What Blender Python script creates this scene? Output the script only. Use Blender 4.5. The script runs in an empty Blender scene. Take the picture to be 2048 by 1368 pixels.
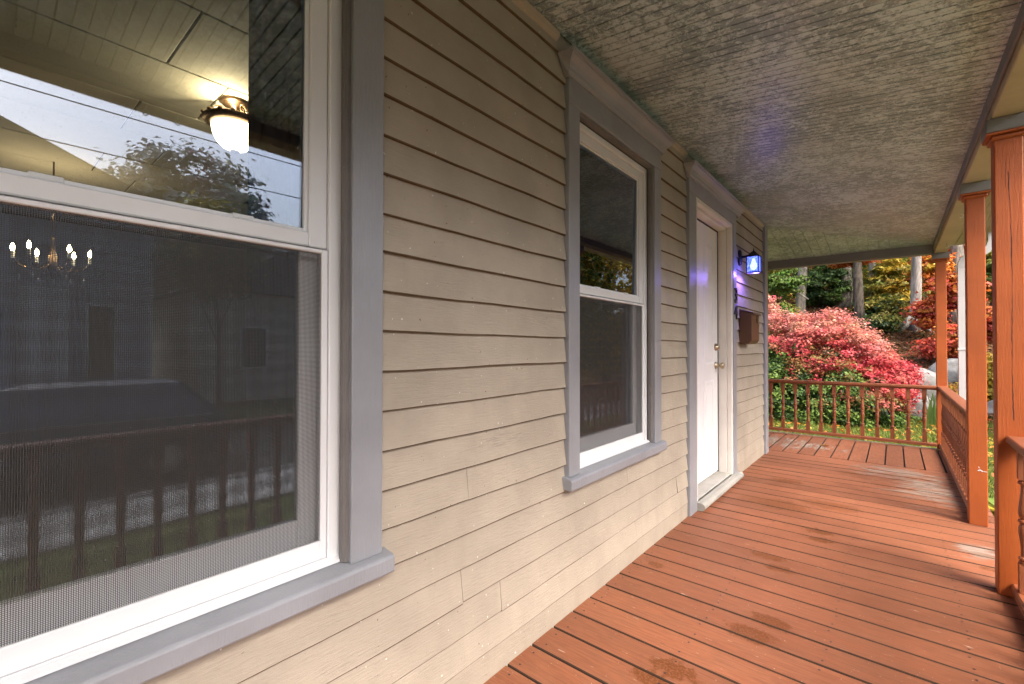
import bpy, bmesh, math, random
import numpy as np
from mathutils import Vector, Matrix

random.seed(7)
rng = np.random.default_rng(7)
scene = bpy.context.scene
C = scene.collection
rad = math.radians

# ------------------------------------------------------------------ camera
EYE = 1.129
cam_data = bpy.data.cameras.new('camera')
cam_data.sensor_width = 36.0
cam_data.lens = 16.0
cam_data.clip_start = 0.02
cam_data.clip_end = 1000
cam = bpy.data.objects.new('camera', cam_data)
C.objects.link(cam)
yaw, pitch, roll = 0.698666, 0.0110326, 0.001209
F = Vector((-math.sin(yaw) * math.cos(pitch), math.cos(yaw) * math.cos(pitch), math.sin(pitch)))
R0 = Vector((math.cos(yaw), math.sin(yaw), 0))
U0 = R0.cross(F)
R1 = R0 * math.cos(roll) + U0 * math.sin(roll)
U1 = U0 * math.cos(roll) - R0 * math.sin(roll)
M = Matrix((R1, U1, -F)).transposed().to_4x4()
M.translation = (0, 0, EYE)
cam.matrix_world = M
scene.camera = cam

# ------------------------------------------------------------------ sky, sun, exposure
SUN_EL, SUN_AZ = 48.0, 112.0          # azimuth clockwise from +Y
world = bpy.data.worlds.new('World')
scene.world = world
world.use_nodes = True
wn = world.node_tree.nodes
wl = world.node_tree.links
wn.clear()
sky = wn.new('ShaderNodeTexSky')
sky.sky_type = 'NISHITA'
sky.sun_disc = False
sky.sun_elevation = rad(SUN_EL)
sky.sun_rotation = rad(SUN_AZ)
sky.air_density = 1.0
sky.dust_density = 6.0
sky.ozone_density = 1.0
hsv = wn.new('ShaderNodeHueSaturation')
hsv.inputs['Saturation'].default_value = 0.8
bg = wn.new('ShaderNodeBackground')
bg.inputs['Strength'].default_value = 0.15
wo = wn.new('ShaderNodeOutputWorld')
wl.new(sky.outputs[0], hsv.inputs['Color'])
wl.new(hsv.outputs[0], bg.inputs['Color'])
wl.new(bg.outputs[0], wo.inputs['Surface'])

sd = bpy.data.lights.new('sun', 'SUN')
sd.energy = 1.1
sd.angle = rad(26)
sd.color = (1.0, 0.95, 0.87)
sun = bpy.data.objects.new('sun', sd)
C.objects.link(sun)
sdir = Vector((math.cos(rad(SUN_EL)) * math.sin(rad(SUN_AZ)), math.cos(rad(SUN_EL)) * math.cos(rad(SUN_AZ)), math.sin(rad(SUN_EL))))
sun.rotation_euler = (-sdir).to_track_quat('-Z', 'Y').to_euler()
sun.location = sdir * 60

vs = scene.view_settings
vs.view_transform = 'Standard'
vs.look = 'None'
vs.exposure = 1.96
vs.gamma = 1.0
vs.use_curve_mapping = False
scene.cycles.max_bounces = 7
scene.cycles.diffuse_bounces = 3
scene.cycles.glossy_bounces = 3
scene.cycles.use_adaptive_sampling = True
scene.cycles.adaptive_threshold = 0.02
scene.cycles.denoising_input_passes = 'RGB_ALBEDO_NORMAL'
scene.cycles.transparent_max_bounces = 24
scene.cycles.use_denoising = True
scene.cycles.caustics_reflective = False
scene.cycles.caustics_refractive = False
scene.cycles.sample_clamp_indirect = 6.0

# ------------------------------------------------------------------ node helpers
class T:
    def __init__(self, name):
        self.m = bpy.data.materials.new(name)
        self.m.use_nodes = True
        self.t = self.m.node_tree
        self.t.nodes.clear()
        self.out = self.t.nodes.new('ShaderNodeOutputMaterial')
        self._pos = None
    def n(self, typ, **kw):
        nd = self.t.nodes.new('ShaderNode' + typ)
        for k, v in kw.items():
            setattr(nd, k, v)
        return nd
    def put(self, sock, v):
        if hasattr(v, 'links') or isinstance(v, bpy.types.NodeSocket):
            self.t.links.new(v, sock)
        elif v is not None:
            sock.default_value = v
    def pos(self):
        if self._pos is None:
            self._pos = self.n('NewGeometry').outputs['Position']
        return self._pos
    def scale(self, v, s):
        q = self.n('VectorMath', operation='MULTIPLY')
        self.put(q.inputs[0], v)
        q.inputs[1].default_value = s
        return q.outputs[0]
    def noise(self, s=(1, 1, 1), scale=5, detail=4, rough=0.55, dist=0.0, vec=None):
        q = self.n('TexNoise')
        self.put(q.inputs['Vector'], self.scale(vec or self.pos(), s))
        q.inputs['Scale'].default_value = scale
        q.inputs['Detail'].default_value = detail
        q.inputs['Roughness'].default_value = rough
        q.inputs['Distortion'].default_value = dist
        return q.outputs['Fac']
    def ramp(self, f, a, b, lo=0.0, hi=1.0):
        q = self.n('MapRange', interpolation_type='SMOOTHSTEP')
        self.put(q.inputs[0], f)
        q.inputs[1].default_value = a
        q.inputs[2].default_value = b
        q.inputs[3].default_value = lo
        q.inputs[4].default_value = hi
        return q.outputs[0]
    def math(self, op, a, b=None, clamp=False):
        q = self.n('Math', operation=op)
        q.use_clamp = clamp
        self.put(q.inputs[0], a)
        if b is not None:
            self.put(q.inputs[1], b)
        return q.outputs[0]
    def mix(self, f, a, b, blend='MIX'):
        q = self.n('Mix', data_type='RGBA', blend_type=blend)
        self.put(q.inputs[0], f)
        self.put(q.inputs[6], a if not isinstance(a, tuple) else (*a, 1) if len(a) == 3 else a)
        self.put(q.inputs[7], b if not isinstance(b, tuple) else (*b, 1) if len(b) == 3 else b)
        return q.outputs[2]
    def rand(self):
        return self.n('ObjectInfo').outputs['Random']
    def bump(self, h, strength=0.3, dist=0.01, prev=None):
        q = self.n('Bump')
        q.inputs['Strength'].default_value = strength
        q.inputs['Distance'].default_value = dist
        self.put(q.inputs['Height'], h)
        if prev is not None:
            self.put(q.inputs['Normal'], prev)
        return q.outputs[0]
    def bsdf(self, col, rough=0.6, normal=None, spec=0.5, metal=0.0, **kw):
        q = self.n('BsdfPrincipled')
        self.put(q.inputs['Base Color'], (*col, 1) if isinstance(col, tuple) and len(col) == 3 else col)
        self.put(q.inputs['Roughness'], rough)
        self.put(q.inputs['Specular IOR Level'], spec)
        self.put(q.inputs['Metallic'], metal)
        if normal is not None:
            self.put(q.inputs['Normal'], normal)
        for k, v in kw.items():
            self.put(q.inputs[k], v)
        return q.outputs[0]
    def done(self, sh):
        self.t.links.new(sh, self.out.inputs['Surface'])
        return self.m

def paint(name, col, rough=0.55, grain=(1, 1, 1), gscale=60, gstr=0.25, var=0.12, chip=None, chip_t=0.7, chip_s=(4, 4, 4), spec=0.4, blotch=3.0, specks=False):
    t = T(name)
    lo = t.noise(scale=blotch, detail=5, rough=0.6)
    k = t.ramp(lo, 0.25, 0.75, 1 - var, 1 + var * 0.6)
    rk = t.math('MULTIPLY_ADD', t.rand(), 0.08)
    rk.node.inputs[2].default_value = 0.96
    k = t.math('MULTIPLY', k, rk)
    q = t.n('VectorMath', operation='SCALE')
    q.inputs[0].default_value = col
    t.put(q.inputs['Scale'], k)
    c = q.outputs[0]
    g = t.noise(s=grain, scale=gscale, detail=6, rough=0.7)
    h = g
    r = rough
    if chip is not None:
        cn = t.noise(s=chip_s, scale=6, detail=8, rough=0.75, dist=0.4)
        f = t.ramp(cn, chip_t, chip_t + 0.02)
        c = t.mix(f, c, chip)
        h = t.math('SUBTRACT', g, t.math('MULTIPLY', f, 1.2))
    if specks:
        sp = t.noise(scale=75, detail=1)
        c = t.mix(t.ramp(sp, 0.775, 0.79, 0, 0.85), c, (0.10, 0.08, 0.055))
        c = t.mix(t.ramp(sp, 0.225, 0.21, 0, 0.9), c, (0.72, 0.70, 0.66))
        # rubbed scuff on one board
        v_ = t.n('VectorMath', operation='SUBTRACT'); t.put(v_.inputs[0], t.pos()); v_.inputs[1].default_value = (0, 1.23, 0.80)
        l_ = t.n('VectorMath', operation='LENGTH'); t.put(l_.inputs[0], t.scale(v_.outputs[0], (0, 6.0, 34.0)))
        sn = t.noise(s=(1, 0.25, 2.5), scale=60, detail=5, rough=0.7)
        c = t.mix(t.math('MULTIPLY', t.ramp(l_.outputs['Value'], 0.3, 1.3, 0.6, 0.0), t.ramp(sn, 0.45, 0.62)), c, (0.23, 0.21, 0.18))
        # grime washed down the boards
        gn = t.noise(s=(1, 3.0, 0.35), scale=2.2, detail=6, rough=0.7)
        c = t.mix(t.ramp(gn, 0.50, 0.74, 0, 0.32), c, (0.27, 0.235, 0.175))
    fine = t.noise(scale=420, detail=2)
    nb = t.bump(fine, 0.12, 0.002)
    nb = t.bump(h, gstr, 0.004, nb)
    return t.done(t.bsdf(c, r, nb, spec))

# ------------------------------------------------------------------ materials
MT = {}
MT['beige'] = paint('beige_clapboard_paint', (0.385, 0.332, 0.266), 0.6, (3, 0.35, 3), 55, 0.6, 0.15,
                    chip=(0.27, 0.23, 0.17), chip_t=0.69, chip_s=(6, 1.2, 9), specks=True)
MT['barewood_lapshade'] = paint('bare_wood_lap_shade_edge', (0.105, 0.072, 0.036), 0.8, (3, 0.35, 3), 55, 0.35, 0.2)  # bare wood of the undersides, also paints the lap shadow line
MT['edge'] = paint('board_edge_gap_shade', (0.045, 0.024, 0.014), 0.9)  # near black, paints the shade in the gaps between deck boards
MT['sheath'] = paint('dark_sheathing', (0.06, 0.05, 0.04), 0.8)
MT['grey'] = paint('grey_trim_paint', (0.268, 0.276, 0.302), 0.33, (3, 3, 0.4), 50, 0.4, 0.14,
                   chip=(0.42, 0.42, 0.43), chip_t=0.715, chip_s=(14, 14, 5), spec=0.5)
MT['stop'] = paint('cracked_brown_grey_putty', (0.17, 0.155, 0.15), 0.5, (3, 3, 1.2), 90, 0.9, 0.25,
                   chip=(0.40, 0.38, 0.36), chip_t=0.66, chip_s=(12, 12, 7))
MT['greydark'] = paint('grey_beam_trim_paint', (0.20, 0.195, 0.20), 0.55, (3, 0.4, 3), 40, 0.25, 0.15)
MT['white'] = paint('white_vinyl', (0.70, 0.70, 0.72), 0.38, (1, 1, 1), 20, 0.04, 0.05, spec=0.5)
MT['whitewood'] = paint('white_door_paint', (0.80, 0.78, 0.79), 0.42, (3, 3, 0.4), 40, 0.08, 0.06)
MT['agedwhite'] = paint('aged_white_jamb_paint', (0.70, 0.66, 0.61), 0.5, (3, 3, 0.3), 45, 0.2, 0.12, chip=(0.5, 0.45, 0.4), chip_t=0.74, chip_s=(14, 14, 4))
MT['thresh'] = paint('weathered_grey_threshold', (0.36, 0.345, 0.31), 0.65, (3, 0.3, 3), 60, 0.5, 0.22, chip=(0.24, 0.21, 0.18), chip_t=0.66, chip_s=(9, 2, 9))
MT['orange'] = paint('orange_brown_post_paint', (0.35, 0.078, 0.015), 0.5, (5, 5, 0.25), 45, 0.45, 0.16,
                     chip=(0.62, 0.45, 0.36), chip_t=0.765, chip_s=(16, 16, 6))
MT['rail'] = paint('red_brown_rail_paint', (0.225, 0.066, 0.026), 0.42, (2, 2, 2), 40, 0.3, 0.2,
                   chip=(0.5, 0.33, 0.26), chip_t=0.76, chip_s=(14, 14, 14), spec=0.55)
MT['beambeige'] = paint('tan_beam_paint', (0.42, 0.34, 0.215), 0.6, (3, 0.4, 3), 40, 0.25, 0.13,
                        chip=(0.58, 0.5, 0.38), chip_t=0.735, chip_s=(9, 3, 9))
MT['brown'] = paint('brown_mailbox_enamel', (0.105, 0.047, 0.026), 0.38, (1, 1, 1), 30, 0.06, 0.1, spec=0.5)
MT['black'] = paint('black_cast_metal', (0.012, 0.012, 0.02), 0.42, (1, 1, 1), 120, 0.2, 0.1)
MT['pale'] = paint('pale_sunlit_nosing', (0.50, 0.43, 0.25), 0.7, (0.3, 3, 3), 50, 0.4, 0.25)  # paleness stands for sunlight on the deck's outer edge
MT['plaster'] = paint('interior_wall_paint', (0.16, 0.145, 0.125), 0.8)
MT['tile'] = paint('interior_ceiling_tile_paint', (0.48, 0.45, 0.38), 0.8, (1, 1, 1), 160, 0.3, 0.06)
MT['curtain'] = paint('dark_curtain_cloth', (0.022, 0.021, 0.020), 0.9, (1, 1, 1), 200, 0.4, 0.2)
MT['intfloor'] = paint('interior_floor_wood', (0.09, 0.055, 0.03), 0.5)
MT['downspout'] = paint('white_downspout_enamel', (0.50, 0.49, 0.50), 0.4, (1, 1, 1), 20, 0.05, 0.08)
MT['nbwall'] = paint('neighbour_siding_paint', (0.48, 0.50, 0.58), 0.65)
MT['nbwarm'] = paint('neighbour_tan_siding_paint', (0.62, 0.58, 0.50), 0.65)
MT['nbdark'] = paint('neighbour_dark_trim', (0.05, 0.05, 0.06), 0.6)
MT['shingle'] = paint('grey_shingles', (0.10, 0.10, 0.11), 0.8, (1, 1, 1), 30, 0.6, 0.25)
MT['carpaint'] = paint('dark_car_enamel', (0.045, 0.06, 0.10), 0.15, (1, 1, 1), 5, 0.0, 0.05, spec=0.8)
MT['rubber'] = paint('tyre_rubber', (0.02, 0.02, 0.02), 0.8)
MT['wire'] = paint('black_wire', (0.02, 0.02, 0.025), 0.6)

def m_metal(name, col, rough):
    t = T(name)
    n = t.noise(scale=90, detail=4)
    return t.done(t.bsdf(t.mix(t.ramp(n, 0.3, 0.7), tuple(x * 0.65 for x in col), col), rough, t.bump(n, 0.1, 0.002), 0.5, 1.0))
MT['brass'] = m_metal('tarnished_nickel_brass', (0.58, 0.48, 0.34), 0.28)
MT['bronze'] = m_metal('bronze_lamp_metal', (0.20, 0.13, 0.08), 0.38)
MT['chrome'] = m_metal('dull_chrome', (0.5, 0.5, 0.52), 0.3)
MT['digit'] = m_metal('dark_pewter_numeral', (0.10, 0.10, 0.115), 0.45)

def m_glass(name, k, dust=True, tint=(0.93, 0.96, 0.95)):
    t = T(name)
    fr = t.n('Fresnel')
    fr.inputs['IOR'].default_value = 1.52
    f = t.math('MULTIPLY', fr.outputs[0], k, clamp=True)
    tr = t.n('BsdfTransparent')
    tr.inputs[0].default_value = (*tint, 1)
    gl = t.n('BsdfGlossy')
    gl.inputs['Roughness'].default_value = 0.0
    gl.inputs['Color'].default_value = (0.80, 0.86, 1.0, 1)
    mx = t.n('MixShader')
    t.put(mx.inputs[0], f)
    t.put(mx.inputs[1], tr.outputs[0])
    t.put(mx.inputs[2], gl.outputs[0])
    sh = mx.outputs[0]
    if dust:
        a = t.noise(scale=330, detail=2)
        b = t.noise(scale=7, detail=4)
        d = t.math('MULTIPLY', t.ramp(a, 0.66, 0.74), t.ramp(b, 0.42, 0.66, 0.06, 0.7))
        df = t.n('BsdfDiffuse')
        df.inputs[0].default_value = (0.5, 0.5, 0.48, 1)
        m2 = t.n('MixShader')
        t.put(m2.inputs[0], d)
        t.put(m2.inputs[1], sh)
        t.put(m2.inputs[2], df.outputs[0])
        sh = m2.outputs[0]
    return t.done(sh)
MT['glass'] = m_glass('window_glass', 2.15)
MT['coatglass'] = m_glass('coated_window_glass', 2.9)
MT['carglass'] = m_glass('car_glass', 4.5, False, (0.25, 0.28, 0.3))
def m_emit(name, col, s):
    t = T(name)
    e = t.n('Emission')
    e.inputs[0].default_value = (*col, 1)
    e.inputs[1].default_value = s
    return t.done(e.outputs[0])
MT['bulb'] = m_emit('warm_bulb_glow', (1.0, 0.78, 0.45), 28)
MT['blueglow'] = m_emit('blue_violet_bulb_glow', (0.30, 0.34, 1.0), 7)
def m_bowl():
    t = T('frosted_glass_bowl_lit')
    e = t.n('Emission')
    e.inputs[0].default_value = (1.0, 0.86, 0.58, 1)
    e.inputs[1].default_value = 3.2
    b = t.bsdf((0.8, 0.75, 0.65), 0.35)
    a = t.n('AddShader')
    t.put(a.inputs[0], e.outputs[0]); t.put(a.inputs[1], b)
    return t.done(a.outputs[0])
MT['bowl'] = m_bowl()
def m_lanternglass():
    t = T('seeded_lantern_glass')
    n = t.noise(scale=90, detail=3)
    tr = t.n('BsdfTransparent')
    tr.inputs[0].default_value = (0.75, 0.8, 1, 1)
    e = t.n('Emission')
    e.inputs[0].default_value = (0.10, 0.15, 1.0, 1)
    t.put(e.inputs[1], t.ramp(n, 0.35, 0.65, 0.35, 1.3))
    mx = t.n('MixShader')
    mx.inputs[0].default_value = 0.62
    t.put(mx.inputs[1], tr.outputs[0]); t.put(mx.inputs[2], e.outputs[0])
    return t.done(mx.outputs[0])
MT['lglass'] = m_lanternglass()

def m_screen():
    t = T('charcoal_screen_thread')
    return t.done(t.bsdf((0.05, 0.049, 0.048), 0.5, None, 0.5))
MT['screen'] = m_screen()

# deck paint: red brown, worn to grey wood in patches, damp footprints
FEET = [(-0.53, 2.78, 0.10, 0.045), (-0.46, 2.66, 0.075, 0.045), (-0.40, 2.13, 0.085, 0.05), (-0.44, 1.99, 0.10, 0.06), (-0.60, 1.60, 0.09, 0.05), (-0.64, 1.50, 0.075, 0.045),
        (-0.36, 3.36, 0.09, 0.05), (-0.34, 3.22, 0.075, 0.045), (-0.66, 3.75, 0.26, 0.13), (-0.36, 3.95, 0.20, 0.10), (-0.70, 4.45, 0.12, 0.06), (-0.31, 5.1, 0.12, 0.05), (0.42, 3.35, 0.10, 0.035), (-0.95, 2.3, 0.05, 0.03)]
def m_deck(name, along):
    t = T(name)
    if along == 'X':
        ax = (0.16, 1, 1); ax2 = (0.35, 1, 1)
    else:
        ax = (1, 0.16, 1); ax2 = (1, 0.35, 1)
    P = t.pos()
    lo = t.noise(scale=1.7, detail=5, rough=0.6)
    mid = t.noise(s=ax2, scale=14, detail=6, rough=0.65)
    col = t.mix(t.ramp(lo, 0.3, 0.7), (0.205, 0.071, 0.033), (0.285, 0.101, 0.049))
    col = t.mix(t.ramp(mid, 0.35, 0.7), col, (0.245, 0.094, 0.047))
    rk = t.math('MULTIPLY_ADD', t.rand(), 0.28); rk.node.inputs[2].default_value = 0.85
    q = t.n('VectorMath', operation='SCALE'); t.put(q.inputs[0], col); t.put(q.inputs['Scale'], rk)
    col = q.outputs[0]
    # worn areas
    def blob(cx, cy, rx, ry):
        v = t.n('VectorMath', operation='SUBTRACT'); t.put(v.inputs[0], P); v.inputs[1].default_value = (cx, cy, 0)
        s = t.scale(v.outputs[0], (1 / rx, 1 / ry, 0))
        l = t.n('VectorMath', operation='LENGTH'); t.put(l.inputs[0], s)
        return l.outputs['Value']
    w = None
    for b in [(0.22, 4.9, 0.42, 0.9), (0.36, 3.62, 0.16, 0.30), (0.0, 5.4, 0.5, 0.5), (-1.0, 6.25, 0.85, 0.6)]:
        e = t.ramp(blob(*b), 0.15, 1.25, 1.0, 0.0)
        w = e if w is None else t.math('MAXIMUM', w, e)
    wn_ = t.noise(s=ax, scale=26, detail=8, rough=0.72, dist=0.3)
    wn2 = t.noise(s=ax2, scale=9, detail=7, rough=0.7)
    wf = t.math('ADD', t.math('MULTIPLY', t.math('ADD', wn_, wn2), 0.5), t.math('MULTIPLY', w, 0.17))
    wear = t.ramp(wf, 0.625, 0.685)
    bare = t.mix(t.ramp(mid, 0.3, 0.7), (0.20, 0.155, 0.115), (0.34, 0.285, 0.235))
    col = t.mix(t.math('MULTIPLY', wear, 0.8), col, bare)
    # thin scuffs of bare wood and dark nicks
    sc = t.noise(s=ax, scale=70, detail=3, rough=0.6)
    gl = t.noise(s=(ax[0] * 0.4, ax[1] * (1 if along == 'X' else 0.4), 1), scale=120, detail=4, rough=0.7)
    col = t.mix(t.ramp(gl, 0.42, 0.62, 0.0, 0.45), col, (0.125, 0.048, 0.027))
    col = t.mix(t.ramp(sc, 0.70, 0.72, 0, 0.8), col, (0.46, 0.33, 0.25))
    col = t.mix(t.ramp(sc, 0.30, 0.28, 0, 0.8), col, (0.09, 0.045, 0.03))
    sp = t.noise(scale=120, detail=1)
    col = t.mix(t.ramp(sp, 0.765, 0.785, 0, 0.8), col, (0.6, 0.5, 0.42))
    # damp prints
    wet = None
    dn = t.noise(scale=28, detail=5, rough=0.7)
    dd = t.math('MULTIPLY', t.math('SUBTRACT', dn, 0.5), 2.6)
    for b in FEET:
        e = t.ramp(t.math('ADD', blob(*b), dd), 0.72, 1.05, 1.0, 0.0)
        if b[2] > 0.15:
            e = t.math('MULTIPLY', e, 0.7)
        wet = e if wet is None else t.math('MAXIMUM', wet, e)
    tread = t.noise(scale=120, detail=2)
    wetc = t.math('MULTIPLY', wet, t.ramp(tread, 0.38, 0.52, 0.25, 1.0))
    col = t.mix(t.math('MULTIPLY', wetc, 0.9), col, (0.118, 0.036, 0.007))
    gr = t.noise(s=ax, scale=160, detail=5, rough=0.7)
    h = t.math('SUBTRACT', gr, t.math('MULTIPLY', wear, 0.8))
    nb = t.bump(h, 0.35, 0.004)
    rg = t.math('SUBTRACT', t.math('ADD', 0.52, t.math('MULTIPLY', wear, 0.25)), t.math('MULTIPLY', wet, 0.06))
    return t.done(t.bsdf(col, rg, nb, 0.28))
MT['deck'] = m_deck('red_brown_deck_paint', 'X')
MT['deckend'] = m_deck('red_brown_deck_paint_end', 'Y')

def m_ceiling(name, along):
    t = T(name)
    st = (0.92, 1, 1) if along == 'X' else (1, 0.92, 1)
    a = t.noise(s=st, scale=24, detail=7, rough=0.75, dist=1.0)
    b = t.noise(s=st, scale=3.2, detail=6, rough=0.65, dist=0.4)
    c = t.noise(s=st, scale=85, detail=4, rough=0.8, dist=0.6)
    f = t.math('ADD', t.math('MULTIPLY', a, 0.5), t.math('ADD', t.math('MULTIPLY', b, 0.24), t.math('MULTIPLY', c, 0.26)))
    col = t.mix(t.ramp(f, 0.475, 0.545), (0.215, 0.275, 0.31), (0.53, 0.635, 0.675))
    h = t.noise(s=st, scale=2.4, detail=4)
    col = t.mix(t.ramp(h, 0.40, 0.7, 0, 0.35), col, (0.43, 0.46, 0.49))
    h2 = t.noise(s=st, scale=5.5, detail=6, rough=0.7)
    col = t.mix(t.ramp(h2, 0.58, 0.72, 0, 0.6), col, (0.60, 0.68, 0.67))
    nb = t.bump(f, 0.35, 0.004)
    return t.done(t.bsdf(col, 0.36, nb, 0.5))
MT['ceil'] = m_ceiling('mottled_grey_green_ceiling_paint', 'X')
MT['ceilend'] = m_ceiling('mottled_grey_green_ceiling_paint_end', 'Y')

def m_leaf(name='leaf_surface', trans=0.35):
    t = T(name)
    a = t.n('Attribute', attribute_name='Col').outputs['Color']
    d = t.bsdf(a, 0.5, None, 0.35)
    tl = t.n('BsdfTranslucent')
    t.put(tl.inputs[0], a)
    mx = t.n('MixShader')
    mx.inputs[0].default_value = trans
    t.put(mx.inputs[1], d); t.put(mx.inputs[2], tl.outputs[0])
    return t.done(mx.outputs[0])
MT['leaf'] = m_leaf()

def m_bark(name, a, b, s=8):
    t = T(name)
    n = t.noise(s=(1, 1, 0.22), scale=s, detail=8, rough=0.7, dist=0.5)
    p = t.noise(scale=2.6, detail=5, rough=0.6)
    col = t.mix(t.ramp(n, 0.36, 0.62), a, b)
    col = t.mix(t.ramp(p, 0.55, 0.7, 0, 0.5), col, tuple(x * 1.25 for x in b))
    return t.done(t.bsdf(col, 0.85, t.bump(n, 0.8, 0.05), 0.2))
MT['bark_pale'] = m_bark('pale_smooth_bark', (0.13, 0.112, 0.098), (0.29, 0.262, 0.235), 6)
MT['bark_dark'] = m_bark('dark_furrowed_bark', (0.035, 0.028, 0.022), (0.13, 0.105, 0.082), 12)
MT['bark_grey'] = m_bark('grey_bark', (0.09, 0.08, 0.068), (0.25, 0.22, 0.185), 9)
MT['stem'] = m_bark('thin_stem_bark', (0.05, 0.04, 0.03), (0.14, 0.11, 0.08), 20)

def m_rock():
    t = T('pale_lichen_rock')
    n = t.noise(scale=3.2, detail=9, rough=0.65, dist=0.4)
    v = t.noise(scale=11, detail=6, rough=0.7)
    col = t.mix(t.ramp(n, 0.3, 0.68), (0.17, 0.162, 0.15), (0.36, 0.345, 0.32))
    col = t.mix(t.ramp(v, 0.6, 0.72, 0, 0.6), col, (0.22, 0.22, 0.17))
    return t.done(t.bsdf(col, 0.85, t.bump(n, 0.6, 0.08), 0.25))
MT['rock'] = m_rock()

def m_ground():
    t = T('lawn_and_leaf_litter_soil')
    P = t.pos()
    sx = t.n('SeparateXYZ'); t.put(sx.inputs[0], P)
    n1 = t.noise(scale=0.7, detail=6, rough=0.65)
    n2 = t.noise(scale=9, detail=7, rough=0.7)
    lawn = t.mix(t.ramp(n2, 0.35, 0.65), (0.06, 0.085, 0.022), (0.125, 0.15, 0.04))
    lawn = t.mix(t.ramp(n1, 0.5, 0.66, 0, 0.5), lawn, (0.17, 0.13, 0.045))
    lit = t.mix(t.ramp(n2, 0.35, 0.65), (0.055, 0.03, 0.016), (0.155, 0.085, 0.042))
    lit = t.mix(t.ramp(n1, 0.52, 0.65, 0, 0.5), lit, (0.05, 0.06, 0.018))
    k = t.ramp(t.math('ADD', sx.outputs[1], t.math('MULTIPLY', n1, 1.5)), 13.6, 14.8)
    return t.done(t.bsdf(t.mix(k, lawn, lit), 0.95, t.bump(n2, 0.7, 0.06), 0.1))
MT['ground'] = m_ground()
def m_asphalt():
    t = T('worn_asphalt')
    n = t.noise(scale=40, detail=6, rough=0.7)
    p = t.noise(scale=0.6, detail=4)
    col = t.mix(t.ramp(n, 0.3, 0.7), (0.04, 0.04, 0.042), (0.075, 0.073, 0.07))
    col = t.mix(t.ramp(p, 0.45, 0.65, 0, 0.4), col, (0.095, 0.09, 0.085))
    return t.done(t.bsdf(col, 0.9, t.bump(n, 0.4, 0.01), 0.3))
MT['asphalt'] = m_asphalt()
MT['concrete'] = paint('pale_concrete', (0.36, 0.35, 0.33), 0.9, (1, 1, 1), 40, 0.3, 0.15)

# ------------------------------------------------------------------ mesh helpers
def link(name, me, mat, parent=None, smooth=False):
    o = bpy.data.objects.new(name, me)
    if mat is not None and len(me.materials) == 0:
        me.materials.append(MT[mat] if isinstance(mat, str) else mat)
    if smooth:
        me.polygons.foreach_set('use_smooth', [True] * len(me.polygons))
    C.objects.link(o)
    if parent is not None:
        o.parent = parent
    return o

def raw(name, verts, faces, mat, parent=None, smooth=False):
    me = bpy.data.meshes.new(name)
    me.from_pydata([tuple(v) for v in verts], [], faces)
    me.update()
    return link(name, me, mat, parent, smooth)

def empty(name, loc=(0, 0, 0)):
    o = bpy.data.objects.new(name, None)
    o.location = loc
    o.empty_display_size = 0.1
    C.objects.link(o)
    return o

def tag(o, label, cat, group=None):
    o['label'] = label
    o['category'] = cat
    if group:
        o['group'] = group
    return o

def structure(o):
    o['kind'] = 'structure'
    return o

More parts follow.
